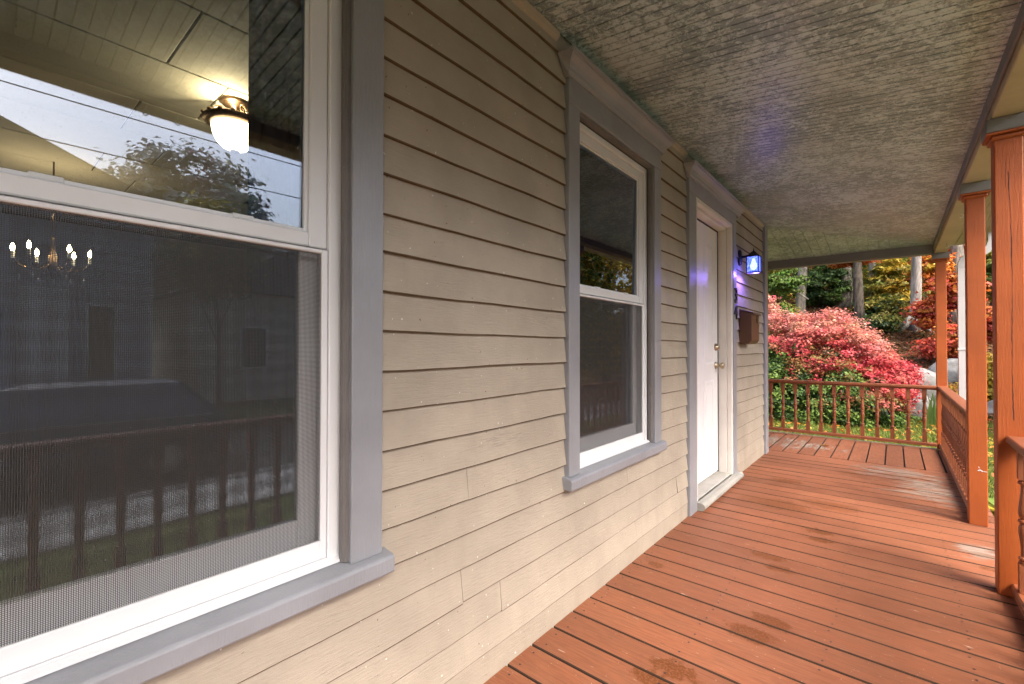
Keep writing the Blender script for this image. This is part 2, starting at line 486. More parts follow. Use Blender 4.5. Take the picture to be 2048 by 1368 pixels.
class MB:
    def __init__(s):
        s.v = []; s.f = []
    def add(s, vs_, fs):
        b = len(s.v)
        s.v += [tuple(v) for v in vs_]
        s.f += [[i + b for i in f] for f in fs]
        return s
    def box(s, x0, x1, y0, y1, z0, z1):
        return s.add([(x0, y0, z0), (x1, y0, z0), (x1, y1, z0), (x0, y1, z0), (x0, y0, z1), (x1, y0, z1), (x1, y1, z1), (x0, y1, z1)],
                     [[0, 3, 2, 1], [4, 5, 6, 7], [0, 1, 5, 4], [1, 2, 6, 5], [2, 3, 7, 6], [3, 0, 4, 7]])
    def prism(s, prof, axis, a, b):
        n = len(prof)
        def pt(u, v, w):
            return (u, w, v) if axis == 'Y' else (w, u, v) if axis == 'X' else (u, v, w)
        vs_ = [pt(u, v, a) for u, v in prof] + [pt(u, v, b) for u, v in prof]
        fs = [list(range(n))[::-1], list(range(n, 2 * n))] + [[i, (i + 1) % n, n + (i + 1) % n, n + i] for i in range(n)]
        return s.add(vs_, fs)
    def lathe(s, prof, c=(0, 0, 0), seg=14, axis='Z'):
        vs_ = []; fs = []
        for r, h in prof:
            for k in range(seg):
                a = 2 * math.pi * k / seg
                p = (r * math.cos(a), r * math.sin(a), h)
                if axis == 'X':
                    p = (h, p[0], p[1])
                elif axis == 'Y':
                    p = (p[0], h, p[1])
                vs_.append((p[0] + c[0], p[1] + c[1], p[2] + c[2]))
        for i in range(len(prof) - 1):
            for k in range(seg):
                k2 = (k + 1) % seg
                fs.append([i * seg + k, i * seg + k2, (i + 1) * seg + k2, (i + 1) * seg + k])
        fs.append(list(range(seg))[::-1])
        fs.append([(len(prof) - 1) * seg + k for k in range(seg)])
        return s.add(vs_, fs)
    def tube(s, pts, r, seg=8):
        pts = [Vector(p) for p in pts]
        rs = r if isinstance(r, (list, tuple)) else [r] * len(pts)
        vs_ = []; fs = []
        up = Vector((0.13, 0.2, 0.97))
        for i, p in enumerate(pts):
            d = (pts[min(i + 1, len(pts) - 1)] - pts[max(i - 1, 0)]).normalized()
            a = d.cross(up)
            if a.length < 1e-3:
                a = d.cross(Vector((1, 0, 0)))
            a.normalize()
            b = d.cross(a)
            for k in range(seg):
                t = 2 * math.pi * k / seg
                vs_.append(p + (a * math.cos(t) + b * math.sin(t)) * rs[i])
        for i in range(len(pts) - 1):
            for k in range(seg):
                k2 = (k + 1) % seg
                fs.append([i * seg + k, i * seg + k2, (i + 1) * seg + k2, (i + 1) * seg + k])
        fs.append(list(range(seg))[::-1])
        fs.append([(len(pts) - 1) * seg + k for k in range(seg)])
        return s.add(vs_, fs)
    def mesh(s, name, bevel=0.0, segs=1):
        me = bpy.data.meshes.new(name)
        me.from_pydata(s.v, [], s.f)
        bm = bmesh.new(); bm.from_mesh(me)
        bmesh.ops.recalc_face_normals(bm, faces=bm.faces)
        if bevel > 0:
            bmesh.ops.bevel(bm, geom=list(bm.edges), offset=bevel, segments=segs, affect='EDGES', clamp_overlap=True)
        bm.to_mesh(me); bm.free()
        return me
    def build(s, name, mat, parent=None, bevel=0.0, smooth=False, segs=1):
        return link(name, s.mesh(name, bevel, segs), mat, parent, smooth)

def box(name, mat, x0, x1, y0, y1, z0, z1, parent=None, bevel=0.003):
    return MB().box(x0, x1, y0, y1, z0, z1).build(name, mat, parent, bevel)

# ------------------------------------------------------------------ terrain
def sstep(a, b, x):
    t = np.clip((x - a) / (b - a), 0, 1)
    return t * t * (3 - 2 * t)
def ground_z(x, y):
    x = np.asarray(x, float); y = np.asarray(y, float)
    h = np.where(y > 14, (y - 14) * 0.3, 0.0)
    h = np.where(y > 60, 46 * 0.3 + (y - 60) * 0.05, h)
    h = h * (1 - sstep(7, 14, x))
    und = 0.10 * np.sin(x * 0.9 + y * 0.37) * sstep(14, 18, y) + 0.12 * np.sin(x * 0.35 - y * 0.8) * sstep(14, 18, y)
    return -0.5 - 0.32 * sstep(2.2, 4.2, x) + h + und * (1 - sstep(7, 14, x))
def gz(x, y):
    return float(ground_z(x, y))
xs = np.concatenate([np.linspace(-150, -14, 12), np.linspace(-12, 18, 61), np.linspace(21, 150, 14)])
ys = np.concatenate([np.linspace(-150, -14, 12), np.linspace(-12, 44, 113), np.linspace(47, 160, 20)])
gx, gy = np.meshgrid(xs, ys)
gzz = ground_z(gx, gy)
nx, ny = len(xs), len(ys)
vv = np.stack([gx.ravel(), gy.ravel(), gzz.ravel()], 1)
ff = [[j * nx + i, j * nx + i + 1, (j + 1) * nx + i + 1, (j + 1) * nx + i] for j in range(ny - 1) for i in range(nx - 1)]
structure(raw('ground', vv, ff, 'ground', smooth=True))
MBr = MB().box(5.0, 11.0, -90, 90, -0.9, -0.81)
structure(MBr.build('road', 'asphalt'))
structure(box('kerb', 'concrete', 4.82, 5.0, -90, 90, -0.95, -0.70, None, 0.01))
structure(box('pavement', 'concrete', 3.6, 4.82, -90, 90, -0.95, -0.72, None, 0.0))

# ------------------------------------------------------------------ house: siding
WX = -1.06           # front of clapboard butts
house = tag(empty('house', (-3, 2, -0.5)), 'beige clapboard house wall with grey trim, two windows and white door', 'house')
house.matrix_world = Matrix.Translation((0, 0, 0))
OPEN = [(-0.29, 0.712, 0.545, 2.30), (1.617, 2.609, 0.545, 2.30), (3.088, 4.28, -0.2, 2.30)]
PITCH = 0.1077
CORNER = 5.412
Z0 = 2.032 + 3 * PITCH
JOINT = {0.524 - 0 * PITCH: [], }
lines = [Z0 - PITCH * k for k in range(24)]
joint_at = {16: [1.045], 17: [0.66], 19: [1.02], 20: [1.21, 2.9], 14: [2.32], 15: [2.78], 11: [], 18: [2.2], 21: [0.2, 2.3]}
def clap(y0, y1, z, top, n_id):
    n = max(2, int((y1 - y0) / 0.09))
    yy = np.linspace(y0, y1, n + 1)
    ph = random.random() * 9
    dz = 0.0022 * np.sin(yy * 3.1 + ph) + 0.0009 * np.sin(yy * 11 + ph * 2) + rng.normal(0, 0.0004, n + 1)
    dx = 0.0012 * np.sin(yy * 2.3 + ph * 3) + random.uniform(-0.0015, 0.0015)
    v = []; f = []
    for i, y in enumerate(yy):
        e = 0.0026 + max(0, rng.normal(0, 0.0006))
        v += [(WX + dx[i] - 0.014, y, z + dz[i] + 0.0005), (WX + dx[i] - 0.0016, y, z + dz[i]), (WX + dx[i], y, z + dz[i] + e), (WX - 0.0125, y, top), (WX - 0.022, y, top)]
    for i in range(n):
        a = i * 5; b = a + 5
        f += [[a + k_, a + (k_ + 1) % 5, b + (k_ + 1) % 5, b + k_] for k_ in range(5)]
    f += [[0, 4, 3, 2, 1], [n * 5 + k_ for k_ in range(5)]]
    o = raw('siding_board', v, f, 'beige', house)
    o.data.materials.append(MT['barewood_lapshade'])
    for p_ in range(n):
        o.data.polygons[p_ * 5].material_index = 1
        o.data.polygons[p_ * 5 + 1].material_index = 1  # dark chamfer draws the shadow line under each lap
    return o
for k, z in enumerate(lines):
    top = z + PITCH + 0.004 if k else 2.45
    if z < 0:
        continue
    zm = z + PITCH * 0.5
    spans = [(-3.0, CORNER)]
    for a, b, lo, hi in OPEN:
        if lo < zm < hi:
            new = []
            for s, e in spans:
                if b <= s or a >= e:
                    new.append((s, e))
                else:
                    if a > s: new.append((s, a))
                    if b < e: new.append((b, e))
            spans = new
    for s, e in spans:
        cuts = [s] + [j for j in joint_at.get(k, []) if s + 0.15 < j < e - 0.15] + [e]
        for a, b in zip(cuts[:-1], cuts[1:]):
            clap(a + (0.0009 if a != s else 0), b - (0.0009 if b != e else 0), z, top, k)
# skirt below the last course, meeting the deck
box('skirt_board', 'beige', WX - 0.02, WX - 0.002, -3, 3.086, -0.02, lines[-3] + 0.003 if lines[-3] > 0 else 0.1, house, 0.001)
box('skirt_board', 'beige', WX - 0.02, WX - 0.002, 4.282, CORNER, -0.02, 0.1, house, 0.001)
box('corner_board', 'grey', WX - 0.02, -1.043, CORNER, 5.545, 0.0, 2.42, house, 0.003)
box('corner_board', 'grey', WX - 0.13, WX - 0.021, 5.525, 5.545, 0.0, 2.42, house, 0.003)
# sheathing behind, cut round the openings
sh = MB()
def wallcut(mb, x0, x1, y0, y1, z0, z1, holes):
    ysx = sorted(set([y0, y1] + [h for o in holes for h in o[:2]]))
    zsx = sorted(set([z0, z1] + [max(z0, min(z1, h)) for o in holes for h in o[2:]]))
    for a, b in zip(ysx[:-1], ysx[1:]):
        for c, d in zip(zsx[:-1], zsx[1:]):
            ym, zm_ = (a + b) / 2, (c + d) / 2
            if any(o[0] < ym < o[1] and o[2] < zm_ < o[3] for o in holes):
                continue
            mb.box(x0, x1, a, b, c, d)
HOLES = [(-0.185, 0.615, 0.575, 2.172), (1.71, 2.51, 0.575, 2.172), (3.235, 4.175, -0.3, 2.18)]
wallcut(sh, -1.20, WX - 0.021, -6.2, 5.52, -0.5, 2.6, HOLES)
sh.build('wall', 'sheath', house)
box('end_wall', 'beige', -8.0, -1.19, 5.40, 5.523, -0.5, 2.9, house, 0)
box('end_wall', 'plaster', -8.0, -1.19, -6.2, -6.1, -0.5, 2.9, house, 0)
box('back_wall', 'plaster', -8.1, -8.0, -6.2, 5.52, -0.5, 2.9, house, 0)
box('foundation', 'concrete', -8.0, WX - 0.03, -6.2, 5.5, -1.0, -0.5, house, 0)
raw('roof', [(-8.4, -6.5, 2.95), (-1.0, -6.5, 2.95), (-1.0, 5.8, 2.95), (-8.4, 5.8, 2.95), (-4.7, -4, 5.0), (-4.7, 3.4, 5.0)],
    [[0, 1, 4], [1, 2, 5, 4], [2, 3, 5], [3, 0, 4, 5], [3, 2, 1, 0]], 'shingle', house)
# small moulding where wall meets ceiling
for a, b in ((-3, 1.555), (2.685, 3.075), (4.395, 5.55)):
    MB().prism([(WX - 0.01, 2.395), (WX + 0.008, 2.41), (WX + 0.014, 2.428), (WX - 0.01, 2.44)], 'Y', a, b).build('ceiling_moulding', 'beige', house)

TX = -1.045          # front of casings
def ring(mb, x0, x1, y0, y1, z0, z1, wy, wb, wt):
    mb.box(x0, x1, y0, y0 + wy, z0, z1)
    mb.box(x0, x1, y1 - wy, y1, z0, z1)
    mb.box(x0, x1, y0 + wy, y1 - wy, z0, z0 + wb)
    mb.box(x0, x1, y0 + wy, y1 - wy, z1 - wt, z1)
    return mb
def crown(y0, y1, zb, zt, parent, name='crown_moulding'):
    xb = TX + 0.002
    prof = [(xb - 0.02, zb), (xb + 0.006, zb), (xb + 0.010, zb + 0.010), (xb + 0.014, zb + 0.014), (xb + 0.016, zb + 0.026),
            (xb + 0.026, zb + 0.044), (xb + 0.044, zb + 0.058), (xb + 0.050, zb + 0.060), (xb + 0.050, zb + 0.066), (xb + 0.060, zb + 0.068), (xb + 0.060, zt), (xb - 0.02, zt)]
    inset = [0.052, 0.048, 0.044, 0.040, 0.038, 0.028, 0.012, 0.008, 0.008, 0, 0, 0]
    n = len(prof)
    v = [(p[0], y0 + i, p[1]) for p, i in zip(prof, inset)] + [(p[0], y1 - i, p[1]) for p, i in zip(prof, inset)]
    f = [list(range(n)), list(range(n, 2 * n))[::-1]] + [[i, (i + 1) % n, n + (i + 1) % n, n + i][::-1] for i in range(n)]
    mb = MB().add(v, f)
    return mb.build(name, 'grey', parent)

def window(cy0, o0, o1, cy1, name_label):
    """cy0..cy1 outer casing, o0..o1 opening"""
    w = empty('window', (0, 0, 0)); w.parent = house
    w['label'] = name_label
    z0, z1 = 0.586, 2.166
    # casings
    MB().box(WX - 0.02, TX, cy0, o0, 0.582, 2.166).build('casing', 'grey', w, 0.003)
    MB().box(WX - 0.02, TX, o1, cy1, 0.582, 2.166).build('casing', 'grey', w, 0.003)
    MB().box(WX - 0.02, TX + 0.001, cy0 - 0.001, cy1 + 0.001, 2.167, 2.285).build('head_casing', 'grey', w, 0.003)
    crown(cy0 - 0.062, cy1 + 0.075, 2.272, 2.352, w)
    # sill, sloped top with horns past the casing
    MB().prism([(-1.15, 0.535), (-1.024, 0.531), (-1.020, 0.535), (-1.020, 0.572), (-1.026, 0.578), (-1.085, 0.588), (-1.15, 0.588)], 'Y', cy0 - 0.02, cy1 + 0.022).build('sill', 'grey', w, 0.002)
    # blind stops with cracked putty
    for a, b in ((o0 - 0.002, o0 + 0.010), (o1 - 0.010, o1 + 0.002)):
        MB().box(-1.086, TX - 0.012, a, b, 0.586, 2.164).build('blind_stop', 'stop', w, 0.002)
        c = (a + b) / 2
        MB().prism([(-1.078, c - 0.012), (-1.062, c - 0.012), (-1.058, c), (-1.062, c + 0.012), (-1.078, c + 0.012)], 'Z', 0.588, 2.162).build('putty_bead', 'stop', w, 0.002)
    MB().box(-1.086, TX - 0.010, o0 + 0.011, o1 - 0.011, 2.156, 2.166).build('blind_stop', 'stop', w, 0.002)
    # white vinyl frame
    a0, a1 = o0 + 0.006, o1 - 0.006
    ring(MB(), -1.175, -1.090, a0, a1, z0, 2.156, 0.032, 0.014, 0.03).build('frame', 'white', w, 0.002)
    MB().prism([(-1.10, 0.5885), (-1.072, 0.5885), (-1.072, 0.594), (-1.086, 0.598), (-1.10, 0.598)], 'Y', a0 + 0.001, a1 - 0.001).build('frame_lip', 'white', w)
    # inner jamb tracks
    for s, yy in ((1, a0 + 0.032), (-1, a1 - 0.032)):
        for xx in (-1.168, -1.154, -1.140, -1.126):
            y_a, y_b = sorted((yy, yy + s * 0.006))
            MB().box(xx - 0.003, xx + 0.003, y_a, y_b, z0 + 0.014, 2.126).build('jamb_track', 'white', w)
    # upper sash
    u = ring(MB(), -1.124, -1.100, a0 + 0.033, a1 - 0.033, 1.376, 2.125, 0.046, 0.036, 0.045).build('upper_sash', 'white', w, 0.003)
    ring(MB(), -1.120, -1.108, a0 + 0.079, a1 - 0.079, 1.412, 2.080, 0.010, 0.008, 0.010).build('glazing_bead', 'white', u, 0.001)
    pm = MB().box(-1.118, -1.113, a0 + 0.082, a1 - 0.082, 1.414, 2.078)
    # pane tilted, top outward, to raise the edge of the reflected sky
    pm.v = [(x_ + (z_ - 1.746) * 0.0113, y_, z_) for x_, y_, z_ in pm.v]
    pm.build('pane', 'glass', u)
    for yy in (o0 + 0.27, o1 - 0.23):
        MB().prism([(-1.124, 1.4125), (-1.104, 1.4125), (-1.108, 1.424), (-1.122, 1.424)], 'Y', yy - 0.022, yy + 0.022).build('sash_lock', 'white', u, 0.002)
    # lower sash, further in
    l = ring(MB(), -1.162, -1.136, a0 + 0.039, a1 - 0.039, 0.602, 1.405, 0.046, 0.096, 0.036).build('lower_sash', 'white', w, 0.003)
    MB().box(-1.152, -1.147, a0 + 0.076, a1 - 0.076, 0.694, 1.372).build('pane', 'coatglass', l)
    # insect screen in its frame
    s_ = MB()
    sy0, sy1, sz0, sz1, wf = a0 + 0.033, a1 - 0.033, 0.6005, 1.372, 0.016
    ring(s_, -1.106, -1.094, sy0, sy1, sz0, sz1, wf, 0.046, 0.010)
    sc = s_.build('screen_frame', 'white', w, 0.002)
    th = MB()
    p = 0.0031; t = 0.00046
    y = sy0 + wf
    while y < sy1 - wf:
        th.add([(-1.1000, y - t, sz0 + 0.046), (-1.1000, y + t, sz0 + 0.046), (-1.1000, y + t, sz1 - 0.01), (-1.1000, y - t, sz1 - 0.01)], [[0, 1, 2, 3]])
        y += p
    z = sz0 + 0.046
    while z < sz1 - 0.01:
        th.add([(-1.1004, sy0 + wf, z - t), (-1.1004, sy1 - wf, z - t), (-1.1004, sy1 - wf, z + t), (-1.1004, sy0 + wf, z + t)], [[0, 1, 2, 3]])
        z += p
    so = raw('screen_mesh', th.v, th.f, 'screen', sc)
    so['kind'] = 'stuff'
    return w
window(-0.28, -0.189, 0.619, 0.710, 'large near window with a sky reflection above and dark insect screen below')
window(1.619, 1.705, 2.513, 2.607, 'farther window beside the white door with dark panes and insect screen')

# ------------------------------------------------------------------ door
door = empty('door'); door.parent = house
door['label'] = 'white panelled front door in a white jamb with grey casing'
MB().box(WX - 0.02, TX, 3.09, 3.232, 0.0, 2.185).build('casing', 'grey', door, 0.003)
MB().box(WX - 0.02, TX, 4.178, 4.272, 0.0, 2.185).build('casing', 'grey', door, 0.003)
MB().box(WX - 0.02, TX + 0.001, 3.089, 4.273, 2.186, 2.285).build('head_casing', 'grey', door, 0.003)
crown(3.03, 4.395, 2.272, 2.352, door)
ring(MB(), -1.09, -1.052, 3.2325, 4.1775, 0.055, 2.184, 0.036, 0.0, 0.036).build('brickmould', 'agedwhite', door, 0.004)
jb = MB()
jb.box(-1.22, -1.091, 3.2325, 3.262, 0.05, 2.16); jb.box(-1.22, -1.091, 4.134, 4.1775, 0.05, 2.16); jb.box(-1.22, -1.091, 3.262, 4.134, 2.126, 2.16)
jb.build('jamb', 'agedwhite', door, 0.002)
MB().box(-1.215, -1.157, 4.124, 4.1335, 0.06, 2.125).build('weatherstrip', 'black', door)
MB().box(-1.215, -1.157, 3.267, 4.120, 2.1165, 2.1255).build('weatherstrip', 'black', door)
slab = MB().box(-1.205, -1.160, 3.268, 4.121, 0.078, 2.115).build('door_slab', 'whitewood', door, 0.003)
def panel(y0, y1, z0, z1):
    X = -1.160
    g = ring(MB(), X - 0.001, X + 0.0035, y0, y1, z0, z1, 0.020, 0.020, 0.020).build('panel_moulding', 'whitewood', slab, 0.005)
    MB().box(X - 0.001, X + 0.0025, y0 + 0.045, y1 - 0.045, z0 + 0.045, z1 - 0.045).build('raised_panel', 'whitewood', slab, 0.004)
for y0, y1 in ((3.385, 3.635), (3.755, 4.005)):
    panel(y0, y1, 1.735, 1.985)
    panel(y0, y1, 0.985, 1.625)
    panel(y0, y1, 0.27, 0.86)
kn = MB(); kn.lathe([(0.031, 0), (0.032, 0.004), (0.024, 0.010), (0.012, 0.014), (0.011, 0.034), (0.020, 0.040), (0.027, 0.050), (0.027, 0.062), (0.020, 0.068), (0.004, 0.070)], (-1.160, 4.058, 0.975), 18, 'X')
kn.build('door_knob', 'brass', slab, 0, True)
db = MB(); db.lathe([(0.031, 0), (0.032, 0.004), (0.026, 0.014), (0.022, 0.024), (0.018, 0.028), (0.003, 0.029)], (-1.160, 4.058, 1.130), 18, 'X')
db.build('deadbolt', 'brass', slab, 0, True)
MB().prism([(-1.22, 0.0), (-1.055, 0.0), (-1.055, 0.050), (-1.075, 0.062), (-1.22, 0.072)], 'Y', 3.234, 4.176).build('threshold', 'thresh', door, 0.002)
pr = [(-1.052, 0.003)] + [(-1.022 + 0.027 * math.sin(a), 0.030 - 0.027 * math.cos(a)) for a in np.linspace(0.2, math.pi, 8)] + [(-1.052, 0.056)]
MB().prism(pr, 'Y', 3.235, 4.285).build('threshold_nosing', 'thresh', door)

# ------------------------------------------------------------------ porch deck
DECK_X1 = 0.503
deck = structure(box('porch_deck', 'sheath', -1.10, DECK_X1 - 0.02, -3.2, 6.93, -0.16, -0.034, None, 0))
def plank_mesh(name, length, width, th=0.032, bev=0.0035):
    a, b = 0, width
    prof = [(a, -th), (b, -th), (b, -bev), (b - bev, 0), (a + bev, 0), (a, -bev)]
    me = MB()
    n = len(prof)
    return prof
BP = 0.1432
deck_meshes = []
def deck_board_mesh(length, width, along, mat):
    th = 0.032; bev = 0.0028
    prof = [(0, -th), (width, -th), (width, -bev), (width - bev, 0), (bev, 0), (0, -bev)]
    me = MB().prism(prof, along, 0, length).mesh('deck_board')
    me.materials.append(MT[mat])
    me.materials.append(MT['edge'])
    for i_ in (2, 3, 4, 6, 7):
        me.polygons[i_].material_index = 1  # sides and chamfers coloured dark so the gaps look shaded
    return me
dm = deck_board_mesh(DECK_X1 + 1.085, BP - 0.0068, 'X', 'deck')
y = 1.242 - BP * 30
k = 0
while y < 5.585 - 0.02:
    o = bpy.data.objects.new('deck_board', dm)
    o.location = (-1.085, y, random.uniform(-0.0012, 0.0012))
    o.rotation_euler = (random.uniform(-0.004, 0.004), 0, random.uniform(-0.0006, 0.0006))
    C.objects.link(o); o.parent = deck
    y += BP
    y_end = y
DE0 = y_end
dme = deck_board_mesh(6.90 - DE0, 0.1365, 'Y', 'deckend')
for k in range(22):
    x = DECK_X1 - 0.144 * (k + 1)
    o = bpy.data.objects.new('deck_board', dme)
    o.location = (x, DE0, random.uniform(-0.0012, 0.0012))
    C.objects.link(o); o.parent = deck
wrap = structure(box('porch_deck_return', 'sheath', -2.7, -1.10, 5.60, 6.93, -0.16, -0.034, None, 0))
box('deck_nosing', 'pale', -2.7, DECK_X1, 6.902, 6.995, -0.055, -0.002, deck, 0.004)
box('rim_board', 'rail', DECK_X1 - 0.019, DECK_X1 - 0.001, -3.2, 6.9, -0.30, -0.036, deck, 0.003)
box('rim_board', 'rail', -2.7, DECK_X1 - 0.02, 6.955, 6.98, -0.34, -0.058, deck, 0.003)

# screw heads, two rows at each joist
sc_ = MB()
yb = 1.242 - BP * 12
while yb < 5.58:
    for xj in (-1.02, -0.61, -0.20, 0.21, 0.46):
        for q_ in (0.028, BP - 0.036):
            sc_.lathe([(0.0042, 0.0016), (0.0030, 0.0021)], (xj + random.uniform(-0.008, 0.008), yb + q_ + random.uniform(-0.004, 0.004), 0.0), 7)
    yb += BP
so_ = sc_.build('screw_heads', 'black', deck)
so_['kind'] = 'stuff'

# ------------------------------------------------------------------ porch ceiling (hipped at the corner)
CX1 = 0.335
SL = 0.155 / 1.395
def cz(x, y):
    return 2.435 - SL * max(x + 1.06, y - 5.545 + 0.0)
ceil_root = structure(raw('porch_ceiling', [(-1.07, -3.2, 2.47), (CX1 + 0.1, -3.2, 2.47), (CX1 + 0.1, 7.05, 2.47), (-2.7, 7.05, 2.47), (-2.7, 5.5, 2.47), (-1.07, 5.5, 2.47)],
                          [[0, 1, 2, 3, 4, 5]], 'sheath'))
def bead_board(u0, u1, w0, w1, along):
    """strip of beadboard; u = across the strip, w0..w1(u) along the slope"""
    W = u1 - u0
    if along == 'Y':
        pr = [(0.0, 0.004), (0.003, 0.0), (W - 0.003, 0.0), (W - 0.0004, 0.004)]
    else:
      pr = [(0.000, 0.009), (0.004, 0.0), (W * 0.5 - 0.004, 0.0), (W * 0.5 - 0.0025, 0.009), (W * 0.5 + 0.0025, 0.009), (W * 0.5 + 0.004, 0.0), (W - 0.004, 0.0), (W - 0.0004, 0.009)]
    v = []
    for uu, dz in pr:
        u = u0 + uu
        for w in (w0(u), w1(u)):
            x, y = (w, u) if along == 'X' else (u, w)
            base = 2.435 - SL * ((x + 1.06) if along == 'X' else (y - 5.545))
            v.append((x, y, base + dz))
    n = len(pr)
    f = [[2 * i, 2 * i + 2, 2 * i + 3, 2 * i + 1] if along == 'X' else [2 * i, 2 * i + 1, 2 * i + 3, 2 * i + 2] for i in range(n - 1)]
    # thickness
    b = len(v)
    v += [(v[0][0], v[0][1], v[0][2] + 0.012), (v[1][0], v[1][1], v[1][2] + 0.012), (v[2 * n - 2][0], v[2 * n - 2][1], v[2 * n - 2][2] + 0.012), (v[2 * n - 1][0], v[2 * n - 1][1], v[2 * n - 1][2] + 0.012)]
    f += [[b, b + 1, b + 3, b + 2]]
    return raw('ceiling_board', v, f, 'ceil' if along == 'X' else 'ceilend', ceil_root)
CB = 0.0915
y = -3.2
while y < 6.93:
    y1 = y + CB
    bead_board(y, y1, lambda u: max(-1.058, -1.06 + max(0, u - 5.545)), lambda u: CX1, 'X')
    y = y1
x = -2.6
while x < CX1 - 0.01:
    x1 = min(x + CB, CX1)
    bead_board(x, x1, lambda u: 5.547 + max(0, u + 1.06), lambda u: 6.94, 'Y')
    x = x1

# beam, trim, soffit, roof over the porch
beam = tag(empty('porch_beam'), 'long tan roof beam carried on the orange porch posts', 'beam')
box('beam_body', 'beambeige', 0.347, 0.458, -3.2, 7.05, 2.182, 2.48, beam, 0.004)
for a, b in ((-3.2, 0.4), (0.402, 3.02), (3.023, 4.21), (4.213, 6.905)):
    box('trim_board', 'greydark', CX1 - 0.001, 0.346, a, b, 2.222, 2.300, beam, 0.002)
ebeam = tag(empty('end_beam'), 'dark grey roof beam across the far end of the porch', 'beam')
box('beam_body', 'greydark', -2.7, 0.3465, 6.925, 7.04, 2.182, 2.48, ebeam, 0.004)
box('trim_board', 'greydark', -2.7, 0.332, 6.91, 6.924, 2.20, 2.296, ebeam, 0.002)
roof = tag(empty('porch_roof'), 'porch roof with tan boarded eave soffit outside the posts', 'roof')
for i in range(6):
    xa = 0.460 + i * 0.064
    box('soffit_board', 'beambeige', xa, xa + 0.0615, -3.4, 7.85, 2.402, 2.416, roof, 0.002)
for i in range(12):
    ya = 7.052 + i * 0.066
    box('soffit_board', 'beambeige', -2.7, 0.458, ya, ya + 0.0635, 2.402, 2.416, roof, 0.002)
box('fascia_board', 'agedwhite', 0.846, 0.866, -3.4, 7.87, 2.398, 2.50, roof, 0.003)
box('fascia_board', 'agedwhite', -2.7, 0.845, 7.852, 7.87, 2.398, 2.50, roof, 0.003)
def slab8(a, t):
    return a + [(x, y, z + t) for x, y, z in a], [[0, 3, 2, 1], [4, 5, 6, 7], [0, 1, 5, 4], [1, 2, 6, 5], [2, 3, 7, 6], [3, 0, 4, 7]]
raw('roof_deck', *slab8([(-1.2, -3.5, 2.98), (0.93, -3.5, 2.50), (0.93, 7.95, 2.50), (-1.2, 7.95, 2.98)], 0.04), 'shingle', roof)
raw('roof_deck', *slab8([(-2.9, 5.5, 2.8), (-1.2, 5.5, 2.8), (-1.2, 7.95, 2.52), (-2.9, 7.95, 2.52)], 0.04), 'shingle', roof)

# ------------------------------------------------------------------ posts
def post(cx, cy, label, w=0.0875):
    p = tag(empty('porch_post', (cx, cy, 0)), label, 'post', 'orange porch posts')
    h = w / 2
    MB().box(-h, h, -h, h, 0.0, 2.10).build('shaft', 'orange', p, 0.004)
    MB().box(-h - 0.012, h + 0.012, -h - 0.012, h + 0.012, 2.085, 2.106).build('necking', 'orange', p, 0.006)
    MB().box(-h - 0.026, h + 0.026, -h - 0.026, h + 0.026, 2.1065, 2.118).build('cap_moulding', 'orange', p, 0.003)
    MB().box(-h - 0.028, h + 0.028, -h - 0.028, h + 0.028, 2.1185, 2.181).build('cap_block', 'greydark', p, 0.003)
    return p
near_post = post(0.404, 3.083, 'nearest orange porch post with long dark drying cracks', 0.092)
post(0.402, 4.165, 'second orange porch post standing past the railing gap, white paint smear low down')
post(0.402, 6.975, 'corner porch post at the far end where the two railings meet')
post(0.404, -0.55, 'porch post behind the camera at the near end of the railing')
# drying cracks in the near post: thin dark wedges let into the faces
def crack(px, pts, face):
    v = []; f = []
    for i, (u, z, w) in enumerate(pts):
        if face == '-Y':
            v += [(u - w, -0.0475, z), (u + w, -0.0475, z)]
    n = len(pts)
    f = [[2 * i, 2 * i + 1, 2 * i + 3, 2 * i + 2] for i in range(n - 1)]
    mb = MB().add([(a, b + 0.001, c) for a, b, c in v] + [(a, b + 0.0008, c) for a, b, c in v], f)
    mb.v = mb.v[:2 * n]
    return raw('drying_crack', mb.v, mb.f, 'black', px)
zz = np.linspace(1.93, 0.80, 60)
crack(near_post, [(0.004 + 0.004 * math.sin(z * 5) + 0.02 * (1.45 - z) * 0.5 + random.uniform(-0.0012, 0.0012), z, 0.0003 + 0.0010 * abs(math.sin(z * 9.0)) * (0.4 + random.random())) for z in zz], '-Y')
crack(near_post, [(-0.012 + 0.003 * math.sin(z * 7), z, 0.0002 + 0.0006 * random.random()) for z in np.linspace(1.99, 1.86, 14)], '-Y')
# paint smear on the second post
sm = [o for o in bpy.data.objects if o.name == 'porch_post.001'][0]
vs_ = []; fs_ = []
for cx_, cz_, rx_, rz_ in ((0.010, 0.352, 0.008, 0.004), (0.018, 0.347, 0.005, 0.003), (0.003, 0.349, 0.006, 0.003), (0.027, 0.347, 0.005, 0.002), (0.036, 0.346, 0.006, 0.0018), (0.006, 0.366, 0.004, 0.0015), (0.004, 0.372, 0.002, 0.0025)):
    b = len(vs_)
    m = 9
    for i in range(m):
        a = 2 * math.pi * i / m
        r = random.uniform(0.7, 1.25)
        vs_.append((cx_ + rx_ * r * math.cos(a), -0.0446, cz_ + rz_ * r * math.sin(a)))
    fs_.append([b + i for i in range(m)])
raw('paint_smear', vs_, fs_, 'white', sm)

